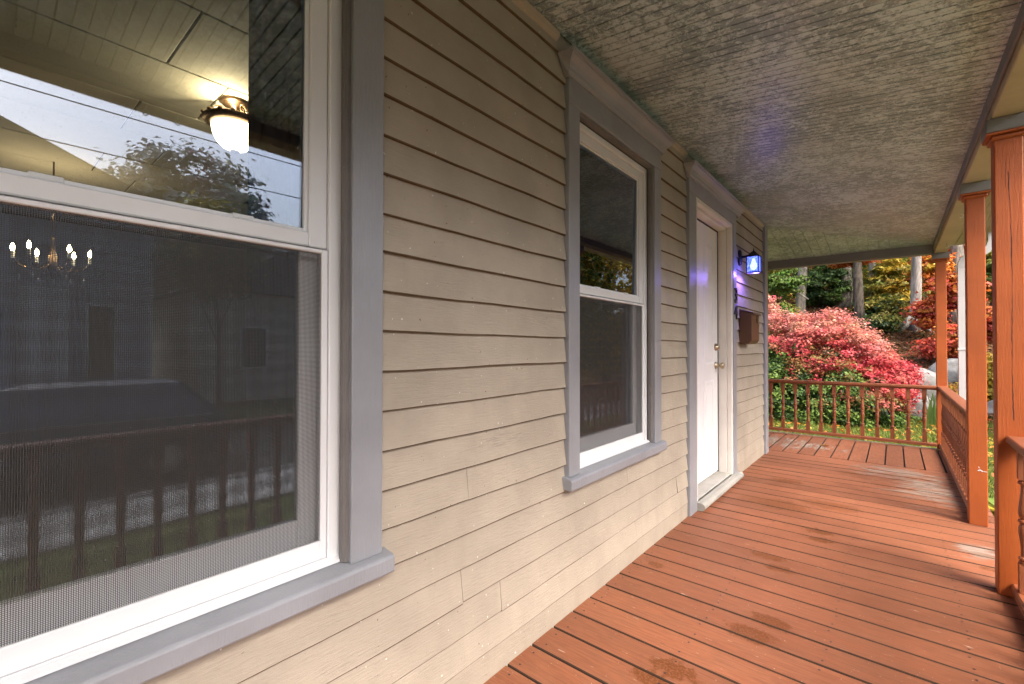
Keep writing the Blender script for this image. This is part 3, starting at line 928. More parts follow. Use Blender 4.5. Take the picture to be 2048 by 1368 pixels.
# ------------------------------------------------------------------ railings
def bal_mesh():
    mb = MB()
    s = 0.0195
    mb.box(-s, s, -s, s, 0.0, 0.118)
    mb.box(-s, s, -s, s, 0.470, 0.590)
    prof = [(0.017, 0.118), (0.0195, 0.122), (0.0195, 0.128), (0.013, 0.131), (0.0195, 0.136), (0.021, 0.141), (0.0195, 0.146), (0.0125, 0.150), (0.0120, 0.165),
            (0.0135, 0.195), (0.0165, 0.225), (0.0195, 0.250), (0.0195, 0.268), (0.0160, 0.283), (0.0130, 0.287), (0.0200, 0.291), (0.0215, 0.296), (0.0200, 0.301), (0.0130, 0.305),
            (0.0165, 0.312), (0.0200, 0.328), (0.0195, 0.348), (0.0160, 0.378), (0.0125, 0.415), (0.0115, 0.438), (0.0125, 0.446), (0.0200, 0.450), (0.0210, 0.455), (0.0195, 0.460), (0.0135, 0.464), (0.017, 0.470)]
    mb.lathe(prof, (0, 0, 0), 12)
    me = mb.mesh('baluster')
    me.materials.append(MT['rail'])
    return me
BAL = bal_mesh()
def rail_profile():
    # across, height (top 0.705)
    return [(-0.028, 0.657), (0.028, 0.657), (0.030, 0.668), (0.043, 0.676), (0.043, 0.697), (0.036, 0.704), (-0.036, 0.704), (-0.043, 0.697), (-0.043, 0.676), (-0.030, 0.668)]
def railing(label, axis, c, a, b, starts, dz=0.0):
    r = tag(empty('porch_railing', ((c, a, 0) if axis == 'Y' else (a, c, 0))), label, 'railing', 'porch railings')
    r.location = (0, 0, 0)
    pr = [(c + u, v + dz) for u, v in rail_profile()]
    MB().prism(pr, axis, a, b).build('top_rail', 'rail', r, 0.002)
    MB().prism([(c - 0.031, 0.030), (c + 0.031, 0.030), (c + 0.031, 0.058), (c + 0.024, 0.066), (c - 0.024, 0.066), (c - 0.031, 0.058)], axis, a, b).build('bottom_rail', 'rail', r, 0.001)
    for s in starts:
        o = bpy.data.objects.new('baluster', BAL)
        o.location = (c, s, 0.067) if axis == 'Y' else (s, c, 0.067)
        o.scale = (1, 1, 1 + dz / 0.59)
        C.objects.link(o); o.parent = r
    return r
railing('far end railing of turned balusters in front of the red bush', 'X', 6.915, -2.7, 0.357,
        [0.255 - 0.1385 * k for k in range(20)])
railing('side railing of turned balusters between the second post and corner post', 'Y', 0.404, 4.212, 6.93,
        [4.30 + 0.1385 * k for k in range(19)])
railing('near railing at the right edge running up to the nearest post', 'Y', 0.428, -0.503, 3.035,
        [2.945 - 0.1385 * k for k in range(25)], 0.025)

# hooks in the beam
def hook(x, y, label):
    pts = [(0, 0, 0.0), (0, 0, -0.016)] + [(0.0, 0.013 * math.sin(a) + 0.0, -0.030 + 0.014 * math.cos(a)) for a in np.linspace(0, -4.2, 14)]
    o = MB().tube(pts, 0.0022, 6).build('cup_hook', 'white', None, 0, True)
    o.location = (x, y, 2.183)
    o.rotation_euler = (0, 0, rad(50))
    tag(o, label, 'hook', 'cup hooks under the beam')
hook(0.405, 4.95, 'white cup hook under the tan beam just past the second post')
hook(0.415, 6.34, 'white cup hook under the tan beam near the corner post')
hook(0.36, 0.62, 'cup hook under the beam reflected in the near window, right one')
hook(0.36, 0.50, 'cup hook under the beam reflected in the near window, left one')

# downspout
ds = tag(empty('downspout', (0.57, 7.0, -0.5)), 'white metal downspout with an elbow outside the porch corner', 'downspout')
def rect_tube(name, pts, w, d, parent):
    mb = MB(); V = []; Fc = []
    for i, p in enumerate(pts):
        p = Vector(p)
        dv = (Vector(pts[min(i + 1, len(pts) - 1)]) - Vector(pts[max(i - 1, 0)])).normalized()
        side = Vector((dv.z, 0, -dv.x)).normalized() if abs(dv.x) + abs(dv.z) > 1e-6 else Vector((1, 0, 0))
        yv = Vector((0, 1, 0))
        for s1, s2 in ((-1, -1), (1, -1), (1, 1), (-1, 1)):
            V.append(p + side * (w / 2 * s1) + yv * (d / 2 * s2))
    n = len(pts)
    for i in range(n - 1):
        for k_ in range(4):
            Fc.append([i * 4 + k_, i * 4 + (k_ + 1) % 4, (i + 1) * 4 + (k_ + 1) % 4, (i + 1) * 4 + k_])
    Fc += [[0, 3, 2, 1], [4 * n - 4, 4 * n - 3, 4 * n - 2, 4 * n - 1]]
    mb.add(V, Fc)
    return mb.build(name, 'downspout', parent, 0.004)
rect_tube('pipe', [(0.0, 0, 0.02), (0.0, 0, 2.54)], 0.066, 0.05, ds)
rect_tube('elbow', [(-0.001, 0, 2.50), (0.002, 0, 2.55), (0.02, 0, 2.60), (0.06, 0, 2.625), (0.18, 0, 2.66), (0.215, 0, 2.70), (0.236, 0, 2.76), (0.236, 0, 2.86)], 0.070, 0.054, ds)
box('strap', 'downspout', -0.037, 0.037, -0.03, 0.03, 1.6, 1.62, ds, 0.002)

# ------------------------------------------------------------------ wall lantern
lan = tag(empty('wall_lantern', (WX, 4.44, 1.89)), 'black wall lantern glowing blue violet beside the white door', 'lantern')
MB().lathe([(0.055, -0.005), (0.055, 0.008), (0.045, 0.016), (0.03, 0.02)], (0.0, 0, 0.045), 20, 'X').build('backplate', 'black', lan, 0, True)
lan.children[0].scale = (1, 0.72, 1.3); lan.children[0].location = (0, 0, -0.015)
MB().tube([(0.01, 0, 0.045), (0.05, 0, 0.048), (0.085, 0, 0.053), (0.112, 0, 0.056)], [0.012, 0.011, 0.011, 0.013], 10).build('arm', 'black', lan, 0, True)
LC = (0.114, 0)
cap = MB()
cap.add([(LC[0] - 0.054, -0.054, 0.034), (LC[0] + 0.054, -0.054, 0.034), (LC[0] + 0.054, 0.054, 0.034), (LC[0] - 0.054, 0.054, 0.034),
         (LC[0] - 0.050, -0.050, 0.044), (LC[0] + 0.050, -0.050, 0.044), (LC[0] + 0.050, 0.050, 0.044), (LC[0] - 0.050, 0.050, 0.044),
         (LC[0] - 0.026, -0.026, 0.066), (LC[0] + 0.026, -0.026, 0.066), (LC[0] + 0.026, 0.026, 0.066), (LC[0] - 0.026, 0.026, 0.066),
         (LC[0] - 0.016, -0.016, 0.082), (LC[0] + 0.016, -0.016, 0.082), (LC[0] + 0.016, 0.016, 0.082), (LC[0] - 0.016, 0.016, 0.082)],
        [[3, 2, 1, 0]] + [[4 * j + i, 4 * j + (i + 1) % 4, 4 * j + 4 + (i + 1) % 4, 4 * j + 4 + i] for j in range(3) for i in range(4)] + [[12, 13, 14, 15]])
cp = cap.build('lantern_roof', 'black', lan)
MB().lathe([(0.008, 0.080), (0.010, 0.086), (0.005, 0.092), (0.003, 0.100), (0.001, 0.122)], (LC[0], 0, 0), 10).build('finial', 'black', cp, 0, True)
fr = MB()
for sx_ in (-1, 1):
    for sy_ in (-1, 1):
        x_, y_ = LC[0] + sx_ * 0.046, sy_ * 0.046
        fr.box(x_ - 0.004, x_ + 0.004, y_ - 0.004, y_ + 0.004, -0.102, 0.0335)
ring2 = [(-0.050, -0.042), (0.042, 0.050)]
for lo, hi in ring2:
    fr.box(LC[0] + lo, LC[0] + hi, -0.0415, 0.0415, -0.106, -0.096)
    fr.box(LC[0] - 0.0415, LC[0] + 0.0415, lo, hi, -0.1055, -0.0965)
fr.build('lantern_frame', 'black', lan, 0.001)
for sgn in (-1, 1):
    MB().box(LC[0] + sgn * 0.044 - 0.001, LC[0] + sgn * 0.044 + 0.001, -0.0415, 0.0415, -0.095, 0.033).build('lantern_pane', 'lglass', lan)
    MB().box(LC[0] - 0.0415, LC[0] + 0.0415, sgn * 0.044 - 0.001, sgn * 0.044 + 0.001, -0.095, 0.033).build('lantern_pane', 'lglass', lan)
MB().lathe([(0.012, 0.02), (0.014, 0.0), (0.026, -0.03), (0.028, -0.05), (0.02, -0.07), (0.004, -0.078)], (LC[0], 0, 0), 14).build('bulb', 'blueglow', lan, 0, True)
ld = bpy.data.lights.new('lantern_light', 'POINT')
ld.energy = 3.2
ld.color = (0.28, 0.16, 1.0)
ld.shadow_soft_size = 0.02
lo_ = bpy.data.objects.new('lantern_light', ld)
lo_.location = (LC[0], 0, -0.09)
lo_.parent = lan
C.objects.link(lo_)

# ------------------------------------------------------------------ mailbox
mbx = tag(empty('mailbox', (WX, 4.43, 1.16)), 'brown metal wall mailbox with a round emblem on its front', 'mailbox')
MB().prism([(0.0, 0.0), (0.072, 0.0), (0.098, 0.03), (0.098, 0.272), (0.0, 0.300)], 'Y', 0.0, 0.292).build('box_body', 'brown', mbx, 0.004)
MB().prism([(-0.002, 0.3015), (0.102, 0.2740), (0.110, 0.262), (0.114, 0.266), (0.106, 0.281), (-0.002, 0.311)], 'Y', -0.006, 0.298).build('lid', 'brown', mbx, 0.001)
em = MB(); em.lathe([(0.034, 0.0), (0.036, 0.003), (0.033, 0.006), (0.028, 0.004), (0.026, 0.004), (0.014, 0.008), (0.004, 0.009)], (0.098, 0.215, 0.225), 22, 'X')
em.build('round_emblem', 'bronze', mbx, 0, True)

# ------------------------------------------------------------------ house numbers
def numeral(ch, y, z, h, label):
    cu = bpy.data.curves.new('numeral', 'FONT')
    cu.body = ch
    cu.size = h / 0.70
    cu.extrude = 0.004
    cu.bevel_depth = 0.0015
    cu.offset = 0.0006
    tmp = bpy.data.objects.new('tmp_numeral', cu)
    C.objects.link(tmp)
    dg = bpy.context.evaluated_depsgraph_get()
    me = bpy.data.meshes.new_from_object(tmp.evaluated_get(dg))
    bpy.data.objects.remove(tmp)
    me.materials.clear()
    o = link('house_number', me, 'digit')
    # text lies in XY; turn so its face looks along +X and reads towards +Y
    o.matrix_world = Matrix(((0, 0, 1, TX + 0.006), (1, 0, 0, y), (0, 1, 0, z), (0, 0, 0, 1)))
    tag(o, label, 'house number', 'house numerals on the door casing')
numeral('3', 4.183, 1.512, 0.130, 'dark metal numeral three on the grey door casing')
numeral('4', 4.183, 1.372, 0.130, 'dark metal numeral four on the grey door casing below the three')

# ------------------------------------------------------------------ interior seen through the panes
RX0, RX1, RY0, RY1 = -7.9, -1.21, -3.0, 3.0
structure(box('interior_floor', 'intfloor', RX0, RX1, RY0, RY1, -0.05, 0.0, None, 0))
structure(box('interior_wall', 'plaster', RX0, RX1, RY1, RY1 + 0.1, 0, 2.66, None, 0))
structure(box('interior_wall', 'plaster', RX0, RX1, RY0 - 0.1, RY0, 0, 2.66, None, 0))
ic = structure(box('interior_ceiling', 'sheath', RX0, RX1, RY0, RY1, 2.668, 2.72, None, 0))
for i in range(11):
    for j in range(5):
        x0 = RX1 - 0.02 - 0.585 * (i + 1); y0 = RY0 + 0.1 + 1.19 * j + (0.3 if i % 2 else 0)
        if x0 < RX0 or y0 + 1.18 > RY1:
            continue
        o = box('ceiling_tile', 'tile', x0, x0 + 0.578, y0, y0 + 1.182, 2.652, 2.666, ic, 0.004)
# dark curtain at the right of the near window
cpts = []
n = 30
for i in range(n + 1):
    u = i / n
    cpts.append((-1.262 + 0.016 * math.sin(u * 31), 0.452 + u * 0.33))
v = [(x, y, 0.55 + 0.005 * math.sin(y * 60)) for x, y in cpts] + [(x * 1.0, y + (0.004 * math.sin(k)), 1.4) for k, (x, y) in enumerate(cpts)] + [(x, y, 2.35) for x, y in cpts]
f = [[r * (n + 1) + i, r * (n + 1) + i + 1, (r + 1) * (n + 1) + i + 1, (r + 1) * (n + 1) + i] for r in range(2) for i in range(n)]
cur = raw('curtain', v, f, 'curtain', None, True)
sm_ = cur.modifiers.new('thickness', 'SOLIDIFY'); sm_.thickness = 0.004
tag(cur, 'dark curtain hanging inside the near window on its right side', 'curtain')
# semi flush ceiling lamp
lx, ly = -3.14, 1.05
lamp = tag(empty('ceiling_lamp', (lx, ly, 2.652)), 'lit scrollwork ceiling lamp with glass bowl seen through the near window', 'ceiling lamp')
MB().lathe([(0.086, 0.0), (0.088, -0.008), (0.075, -0.018), (0.045, -0.030), (0.016, -0.038), (0.014, -0.125)], (0, 0, 0), 24).build('canopy', 'bronze', lamp, 0, True)
MB().lathe([(0.128, -0.128), (0.165, -0.118), (0.176, -0.128), (0.168, -0.140), (0.150, -0.152), (0.128, -0.158), (0.120, -0.145)], (0, 0, 0), 32).build('rim_band', 'bronze', lamp, 0, True)
for k_ in range(3):
    a = 2.2 + k_ * 2 * math.pi / 3
    pts = []
    for s in np.linspace(0, 1, 26):
        th_ = s * 5.2
        rr = 0.036 * (1 - 0.62 * s)
        r_ = 0.118 - rr * math.sin(th_) * 1.0 - 0.02
        pts.append((r_ * math.cos(a), r_ * math.sin(a), -0.072 - rr * math.cos(th_ + 2.4)))
    pts = [(0.15 * math.cos(a), 0.15 * math.sin(a), -0.125), (0.148 * math.cos(a), 0.148 * math.sin(a), -0.095)] + pts
    MB().tube(pts, 0.0055, 7).build('scroll_arm', 'bronze', lamp, 0, True)
    for kk in range(5):
        b_ = a + kk * 0.4
        MB().lathe([(0.002, -0.012), (0.011, -0.006), (0.013, 0.0), (0.009, 0.008), (0.002, 0.013)], (0.172 * math.cos(b_), 0.172 * math.sin(b_), -0.122), 8).build('rim_bead', 'bronze', lamp, 0, True)
MB().lathe([(0.124, -0.150), (0.126, -0.175), (0.118, -0.215), (0.098, -0.255), (0.066, -0.286), (0.030, -0.302), (0.018, -0.304)], (0, 0, 0), 28).build('glass_bowl', 'bowl', lamp, 0, True)
MB().lathe([(0.022, -0.302), (0.028, -0.306), (0.022, -0.314), (0.006, -0.322)], (0, 0, 0), 14).build('finial', 'bronze', lamp, 0, True)
pl_ = bpy.data.lights.new('ceiling_lamp_light', 'POINT'); pl_.energy = 4.2; pl_.color = (1.0, 0.80, 0.48); pl_.shadow_soft_size = 0.015
po = bpy.data.objects.new('ceiling_lamp_light', pl_); po.location = (0.045, -0.045, -0.085); po.parent = lamp; C.objects.link(po)
# chandelier deeper in the house
ch = tag(empty('chandelier', (-5.3, 0.43, 2.652)), 'six candle chandelier with lit bulbs seen through the dark screen', 'chandelier')
MB().tube([(0, 0, 0), (0, 0, -0.62)], 0.006, 6).build('chain', 'bronze', ch)
MB().lathe([(0.008, -0.62), (0.018, -0.66), (0.012, -0.72), (0.03, -0.80), (0.03, -0.88), (0.012, -0.94), (0.002, -0.97)], (0, 0, 0), 14).build('stem', 'bronze', ch, 0, True)
for k_ in range(6):
    a = 0.35 + k_ * math.pi / 3
    ca, sa = math.cos(a), math.sin(a)
    ar = MB().tube([(0.02 * ca, 0.02 * sa, -0.84), (0.09 * ca, 0.09 * sa, -0.905), (0.18 * ca, 0.18 * sa, -0.88), (0.225 * ca, 0.225 * sa, -0.82)], 0.006, 6).build('arm', 'bronze', ch, 0, True)
    MB().lathe([(0.012, -0.82), (0.011, -0.765)], (0.225 * ca, 0.225 * sa, 0), 8).build('candle_sleeve', 'white', ar)
    MB().lathe([(0.006, -0.765), (0.014, -0.745), (0.012, -0.725), (0.002, -0.700)], (0.225 * ca, 0.225 * sa, 0), 8).build('bulb', 'bulb', ar, 0, True)
    MB().lathe([(0.001, -0.94), (0.010, -0.965), (0.001, -0.99)], (0.19 * ca, 0.19 * sa, 0), 6).build('crystal_drop', 'chrome', ch)
cl = bpy.data.lights.new('chandelier_light', 'POINT'); cl.energy = 5; cl.color = (1, 0.75, 0.42); cl.shadow_soft_size = 0.012
co = bpy.data.objects.new('chandelier_light', cl); co.location = (0, 0, -0.45); co.parent = ch; C.objects.link(co)

# ------------------------------------------------------------------ leaves
def leaf_mesh(name, P, N, size, cols, asp=0.5, fold=0.18):
    """diamond leaves at P facing N"""
    n = len(P)
    N = N / np.maximum(np.linalg.norm(N, axis=1, keepdims=True), 1e-6)
    A = rng.normal(size=(n, 3))
    A -= (A * N).sum(1, keepdims=True) * N
    A /= np.maximum(np.linalg.norm(A, axis=1, keepdims=True), 1e-6)
    B = np.cross(N, A)
    L = size[:, None]
    v = np.empty((n, 4, 3))
    v[:, 0] = P - A * L * 0.5
    v[:, 1] = P + B * L * asp * 0.5 + N * L * fold * 0.5 - A * L * 0.05
    v[:, 2] = P + A * L * 0.5
    v[:, 3] = P - B * L * asp * 0.5 + N * L * fold * 0.5 - A * L * 0.05
    me = bpy.data.meshes.new(name)
    me.vertices.add(4 * n)
    me.vertices.foreach_set('co', v.ravel())
    me.loops.add(4 * n)
    me.loops.foreach_set('vertex_index', np.arange(4 * n, dtype=np.int32))
    me.polygons.add(n)
    me.polygons.foreach_set('loop_start', np.arange(0, 4 * n, 4, dtype=np.int32))
    me.update(calc_edges=True)
    ca_ = me.color_attributes.new('Col', 'FLOAT_COLOR', 'CORNER')
    c4 = np.ones((n, 4, 4), dtype=np.float32)
    c4[:, :, :3] = np.clip(cols, 0.003, 1)[:, None, :]
    ca_.data.foreach_set('color', c4.ravel())
    me.materials.append(MT['leaf'])
    me.validate()
    return me

def pick(cols, n, jitter=0.22):
    cols = np.array(cols)
    i = rng.integers(0, len(cols), n)
    c = cols[i] * (1 + rng.normal(0, jitter, (n, 1))) * (1 + rng.normal(0, 0.06, (n, 3)))
    return np.clip(c, 0.004, 1)

def clumps(c, r, n_cl, per, cl_r, shell=0.55, flat=1.0, low=-1.0):
    """leaf positions in an ellipsoid crown made of clumps; returns P, N, clump index"""
    d = rng.normal(size=(n_cl * 3, 3)); d /= np.linalg.norm(d, axis=1, keepdims=True)
    d = d[d[:, 2] > low][:n_cl]
    k = len(d)
    rr = shell + (1 - shell) * rng.random((k, 1)) ** 0.6
    cc = d * rr * np.array(r) + np.array(c)
    P = np.repeat(cc, per, 0)
    off = rng.normal(size=P.shape) * cl_r * np.array([1, 1, 0.6 * flat])
    P = P + off
    idx = np.repeat(np.arange(k), per)
    N = (P - np.array(c)) / np.array(r) * 0.7 + rng.normal(size=P.shape) * 0.6 + np.array([0, 0, 0.75])
    return P, N, idx

def trunk(name, mat, base, h, r0, r1, lean=(0, 0), parent=None, flare=0.0, wob=0.03, seg=12, n=16):
    pts = []; rs = []
    ph = random.random() * 6
    for i in range(n + 1):
        u = i / n
        pts.append((base[0] + lean[0] * u + wob * math.sin(u * 5 + ph), base[1] + lean[1] * u + wob * math.cos(u * 4 + ph), base[2] - 0.15 + u * (h + 0.15)))
        rs.append(r0 + (r1 - r0) * u + flare * math.exp(-u * h * 3.2) + r0 * 0.05 * math.sin(i * 2.1 + ph))
    return MB().tube(pts, rs, seg).build(name, mat, parent, 0, True), pts

def tree(name, label, base, h, r0, mat, crown_c, crown_r, cols, n_cl, per, leaf, cl_r, group=None, lean=(0, 0), flare=0.05, limbs=5, shell=0.45, flat=1.0, cat='tree', r1=None):
    t = tag(empty(name, base), label, cat, group)
    t.location = (0, 0, 0)
    tr, pts = trunk('trunk', mat, base, h, r0, r1 if r1 else r0 * 0.55, lean, t, flare)
    P, N, idx = clumps(crown_c, crown_r, n_cl, per, cl_r, shell, flat)
    top = Vector(pts[-1])
    lm = MB()
    for k_ in range(limbs):
        tgt = Vector(P[rng.integers(0, len(P))])
        s = Vector(pts[rng.integers(len(pts) * 2 // 3, len(pts))])
        mid = (s + tgt) / 2 + Vector((0, 0, 0.15))
        lm.tube([s, mid, tgt], [r0 * 0.35, r0 * 0.22, 0.008], 6)
    if limbs:
        lm.build('limbs', mat, t, 0, True)
    base_c = pick(cols, idx.max() + 1, 0.12)
    c = base_c[idx] * (1 + rng.normal(0, 0.20, (len(P), 1))) * (1 + rng.normal(0, 0.05, (len(P), 3)))
    me = leaf_mesh('crown', P, N, leaf * rng.uniform(0.6, 1.35, len(P)), c, 0.62)
    link('crown', me, None, t)
    return t

G_DARK = [(0.020, 0.042, 0.010), (0.032, 0.062, 0.014), (0.045, 0.085, 0.02)]
G_DARK = [tuple(min(0.8, c * 1.35) for c in t_) for t_ in G_DARK]
G_MID = [(0.055, 0.10, 0.018), (0.085, 0.14, 0.025), (0.11, 0.16, 0.03)]
G_MID = [tuple(min(0.8, c * 1.35) for c in t_) for t_ in G_MID]
OLIVE = [(0.15, 0.145, 0.025), (0.20, 0.175, 0.03), (0.11, 0.115, 0.022), (0.26, 0.20, 0.035)]
OLIVE = [tuple(min(0.8, c * 1.4) for c in t_) for t_ in OLIVE]
YELLOW = [(0.34, 0.235, 0.025), (0.42, 0.29, 0.04), (0.28, 0.21, 0.03)]
YELLOW = [tuple(min(0.8, c * 1.4) for c in t_) for t_ in YELLOW]
ORANGE = [(0.40, 0.125, 0.022), (0.46, 0.17, 0.03), (0.32, 0.085, 0.018)]
ORANGE = [tuple(min(0.8, c * 1.3) for c in t_) for t_ in ORANGE]
RED = [(0.40, 0.055, 0.03), (0.46, 0.085, 0.045), (0.33, 0.04, 0.025)]
RED = [tuple(min(0.8, c * 1.25) for c in t_) for t_ in RED]

# ------------------------------------------------------------------ red bush beyond the end railing
bush = tag(empty('burning_bush', (-1.6, 13.0, -0.5)), 'big rounded shrub turning from green to pink and crimson behind the end railing', 'shrub')
bush.location = (0, 0, 0)
lobes = [((-3.4, 13.3, 0.40), (1.55, 1.5, 1.68)), ((-2.1, 12.9, 0.42), (1.45, 1.4, 1.60)), ((-1.2, 12.7, 0.42), (1.15, 1.2, 1.58)), ((-0.48, 12.75, 0.20), (0.72, 0.9, 1.08)), ((0.06, 12.85, 0.42), (0.28, 0.45, 0.38)), ((-2.0, 12.0, -0.05), (1.6, 0.8, 0.9)), ((-0.75, 12.1, -0.05), (0.95, 0.7, 0.75))]
PP = []; NN = []; II = []
base_i = 0
for (c_, r_) in lobes:
    P, N, idx = clumps(c_, r_, int(300 * (r_[0] * r_[2]) ** 0.8) + 120, 68, 0.085, 0.74, 0.9)
    keep = P[:, 2] > -0.47
    PP.append(P[keep]); NN.append(N[keep]); II.append(idx[keep] + base_i)
    base_i += idx.max() + 1
P = np.concatenate(PP); N = np.concatenate(NN); idx = np.concatenate(II)
cen = np.zeros((base_i, 3)); cnt = np.zeros(base_i)
np.add.at(cen, idx, P); np.add.at(cnt, idx, 1); cen /= np.maximum(cnt, 1)[:, None]
# colour of each clump: green low and left, crimson to the right, dusty pink on the crown
gline = np.interp(cen[:, 0], [-4, -2.4, -1.5, -0.7, 0.3], [1.75, 1.42, 0.72, 0.22, -0.35])
pline = np.interp(cen[:, 0], [-4, -2.4, -1.7, -0.7, 0.3], [2.0, 1.65, 1.40, 1.12, 0.85])
wob = 0.22 * np.sin(cen[:, 0] * 4.1 + cen[:, 2] * 2.3) + 0.18 * np.sin(cen[:, 2] * 6.2 - cen[:, 0] * 2.7)
red = (cen[:, 2] - gline) + wob + rng.normal(0, 0.26, base_i)
pinkness = np.clip((cen[:, 2] - pline) * 2.2 + wob * 1.6 + rng.normal(0.15, 0.3, base_i), 0, 1)
gcol = np.array(G_MID + G_DARK)[rng.integers(0, 6, base_i)] * 1.15
ocol = np.array([(0.27, 0.14, 0.045), (0.30, 0.10, 0.05), (0.24, 0.17, 0.05)])[rng.integers(0, 3, base_i)]
rcol = np.array([(0.52, 0.060, 0.065), (0.60, 0.085, 0.100), (0.46, 0.045, 0.060), (0.56, 0.13, 0.11)])[rng.integers(0, 4, base_i)]
pcol = np.array([(0.60, 0.27, 0.20), (0.58, 0.22, 0.19), (0.52, 0.30, 0.18), (0.62, 0.33, 0.27)])[rng.integers(0, 4, base_i)]
cc = np.where((red < 0.0)[:, None], gcol, np.where((red < 0.28)[:, None], ocol, rcol))
cc = cc * (1 - pinkness[:, None] * 0.85) + pcol * pinkness[:, None] * 0.85
cols = cc[idx] * (1 + rng.normal(0, 0.22, (len(P), 1))) * (1 + rng.normal(0, 0.06, (len(P), 3)))
link('foliage', leaf_mesh('foliage', P, N, 0.060 * rng.uniform(0.5, 1.45, len(P)), cols, 0.55), None, bush)
st = MB()
for k_ in range(46):
    x0, y0 = random.uniform(-3.2, -0.6), random.uniform(12.5, 13.2)
    st.tube([(x0, y0, -0.55), (x0 + random.uniform(-0.25, 0.25), y0 + random.uniform(-0.3, 0.2), 0.3), (x0 + random.uniform(-0.7, 0.7), y0 + random.uniform(-0.6, 0.4), random.uniform(0.7, 1.5))], [0.022, 0.014, 0.005], 5)
st.build('stems', 'stem', bush, 0, True)

# ------------------------------------------------------------------ woodland trunks on the slope
def on(x, y):
    return (x, y, gz(x, y))
CAN = 9.0
t5 = tree('pale_trunk_tree', 'tall pale barked tree with swollen root flare on the leafy slope', on(0.52, 21.0), 9.0, 0.155, 'bark_pale', (0.6, 21.0, 11.5), (2.6, 2.6, 2.0), OLIVE + ORANGE, 70, 60, 0.16, 0.3, 'woodland trees', flare=0.16, lean=(0.25, 0))
rt = MB()
for k_ in range(7):
    a = k_ * 0.9 + 0.3
    L_ = random.uniform(0.35, 0.6)
    x0, y0, z0 = on(0.52, 21.0)
    rt.tube([(x0, y0, z0 + 0.42), (x0 + 0.2 * math.cos(a), y0 + 0.2 * math.sin(a), z0 + 0.16), (x0 + L_ * math.cos(a), y0 + L_ * math.sin(a), gz(x0 + L_ * math.cos(a), y0 + L_ * math.sin(a)) - 0.05)], [0.15, 0.115, 0.05], 8)
rt.build('roots', 'bark_pale', t5, 0, True)
tree('ivy_trunk_tree', 'pale leaning tree with a bare broken branch left of the wood', on(-3.15, 23.2), 8.5, 0.20, 'bark_grey', (-3.0, 23.2, 11), (2.6, 2.4, 2), G_MID + OLIVE, 70, 60, 0.16, 0.3, 'woodland trees', lean=(0.35, 0), flare=0.08)
tree('oak_tree', 'thick grey brown tree trunk in the middle of the wood', on(-1.75, 25.8), 9.5, 0.30, 'bark_grey', (-1.7, 25.8, 13), (3, 3, 2), ORANGE + OLIVE, 70, 60, 0.17, 0.3, 'woodland trees', flare=0.1)
tree('dark_trunk_tree', 'dark straight tree trunk just right of the thick grey one', on(-1.02, 22.4), 9.0, 0.165, 'bark_dark', (-1.0, 22.4, 11), (2.4, 2.4, 2), ORANGE + G_MID, 70, 60, 0.16, 0.3, 'woodland trees', flare=0.05, lean=(-0.15, 0))
tree('slim_grey_tree', 'slim grey tree trunk right of the dark straight trunk', on(-0.72, 25.6), 9.0, 0.14, 'bark_grey', (-0.7, 25.6, 12.5), (2.4, 2.4, 2), OLIVE, 60, 60, 0.16, 0.3, 'woodland trees', flare=0.04)
tree('grey_trunk_tree', 'mottled grey tree trunk glimpsed between the corner post and downspout', on(1.66, 22.0), 9.0, 0.20, 'bark_grey', (1.7, 22.0, 11.3), (2.5, 2.5, 2), ORANGE + RED, 60, 60, 0.16, 0.3, 'woodland trees', flare=0.06)
tree('right_trunk_tree', 'grey tree trunk glimpsed between the second and nearest posts', on(2.9, 24.0), 9.0, 0.19, 'bark_dark', (3, 24, 12), (2.5, 2.5, 2), G_MID + OLIVE, 60, 60, 0.16, 0.3, 'woodland trees', flare=0.06)
# bare broken branch caught on the left trunk
o = MB().tube([(-3.75, 22.6, 4.9), (-3.62, 22.55, 4.55), (-3.55, 22.5, 4.15), (-3.3, 22.45, 3.75), (-3.12, 22.4, 3.45), (-2.72, 22.35, 3.12)], [0.012, 0.02, 0.026, 0.028, 0.032, 0.035], 7).build('broken_branch', 'bark_pale', None, 0, True)
tag(o, 'bare pale broken branch hanging across the leaning tree', 'branch')

# understorey: saplings and bushes with layered leaves
def sapling(name, label, x, y, zc, rx, rz, cols, n_cl, per=55, leaf=0.12, flat=0.55):
    b = on(x, y)
    tree(name, label, b, zc + rz * 0.4, 0.03, 'stem', (x, y, b[2] + zc), (rx, rx * 0.9, rz), cols, n_cl, per, leaf, 0.14, 'understorey saplings', (random.uniform(-0.15, 0.15), 0), 0.0, 6, 0.25, flat, 'sapling', 0.012)
sapling('green_sapling', 'bright green sapling beside the house corner under the beam', -3.6, 22.0, 2.0, 0.75, 0.65, G_MID, 75)
sapling('green_sapling', 'deep green bushy sapling between the leaning tree and thick trunk', -2.55, 25.6, 1.05, 1.15, 1.0, G_DARK + [G_MID[0]], 170, 60)
sapling('green_sapling', 'low yellow green sapling at the foot of the leaning tree', -3.55, 21.6, 0.85, 0.5, 0.4, G_MID + OLIVE, 45)
sapling('yellow_sapling', 'olive yellow sapling left of the pale trunk', -0.15, 25.2, 1.0, 0.85, 1.2, OLIVE + YELLOW, 140)
sapling('yellow_sapling', 'yellow green sapling behind the pale trunk', 0.75, 26.5, 1.6, 0.9, 1.2, OLIVE + [G_MID[1]], 120)
sapling('olive_bush', 'low olive bush on the slope beneath the slim grey trunk', -0.42, 23.4, 0.35, 0.75, 0.45, OLIVE + G_DARK, 70)
sapling('orange_maple', 'orange maple sapling with layered leaves left of the corner post', 0.93, 21.6, 1.9, 0.5, 0.75, ORANGE + [YELLOW[0]], 85, 55, 0.12, 0.4)
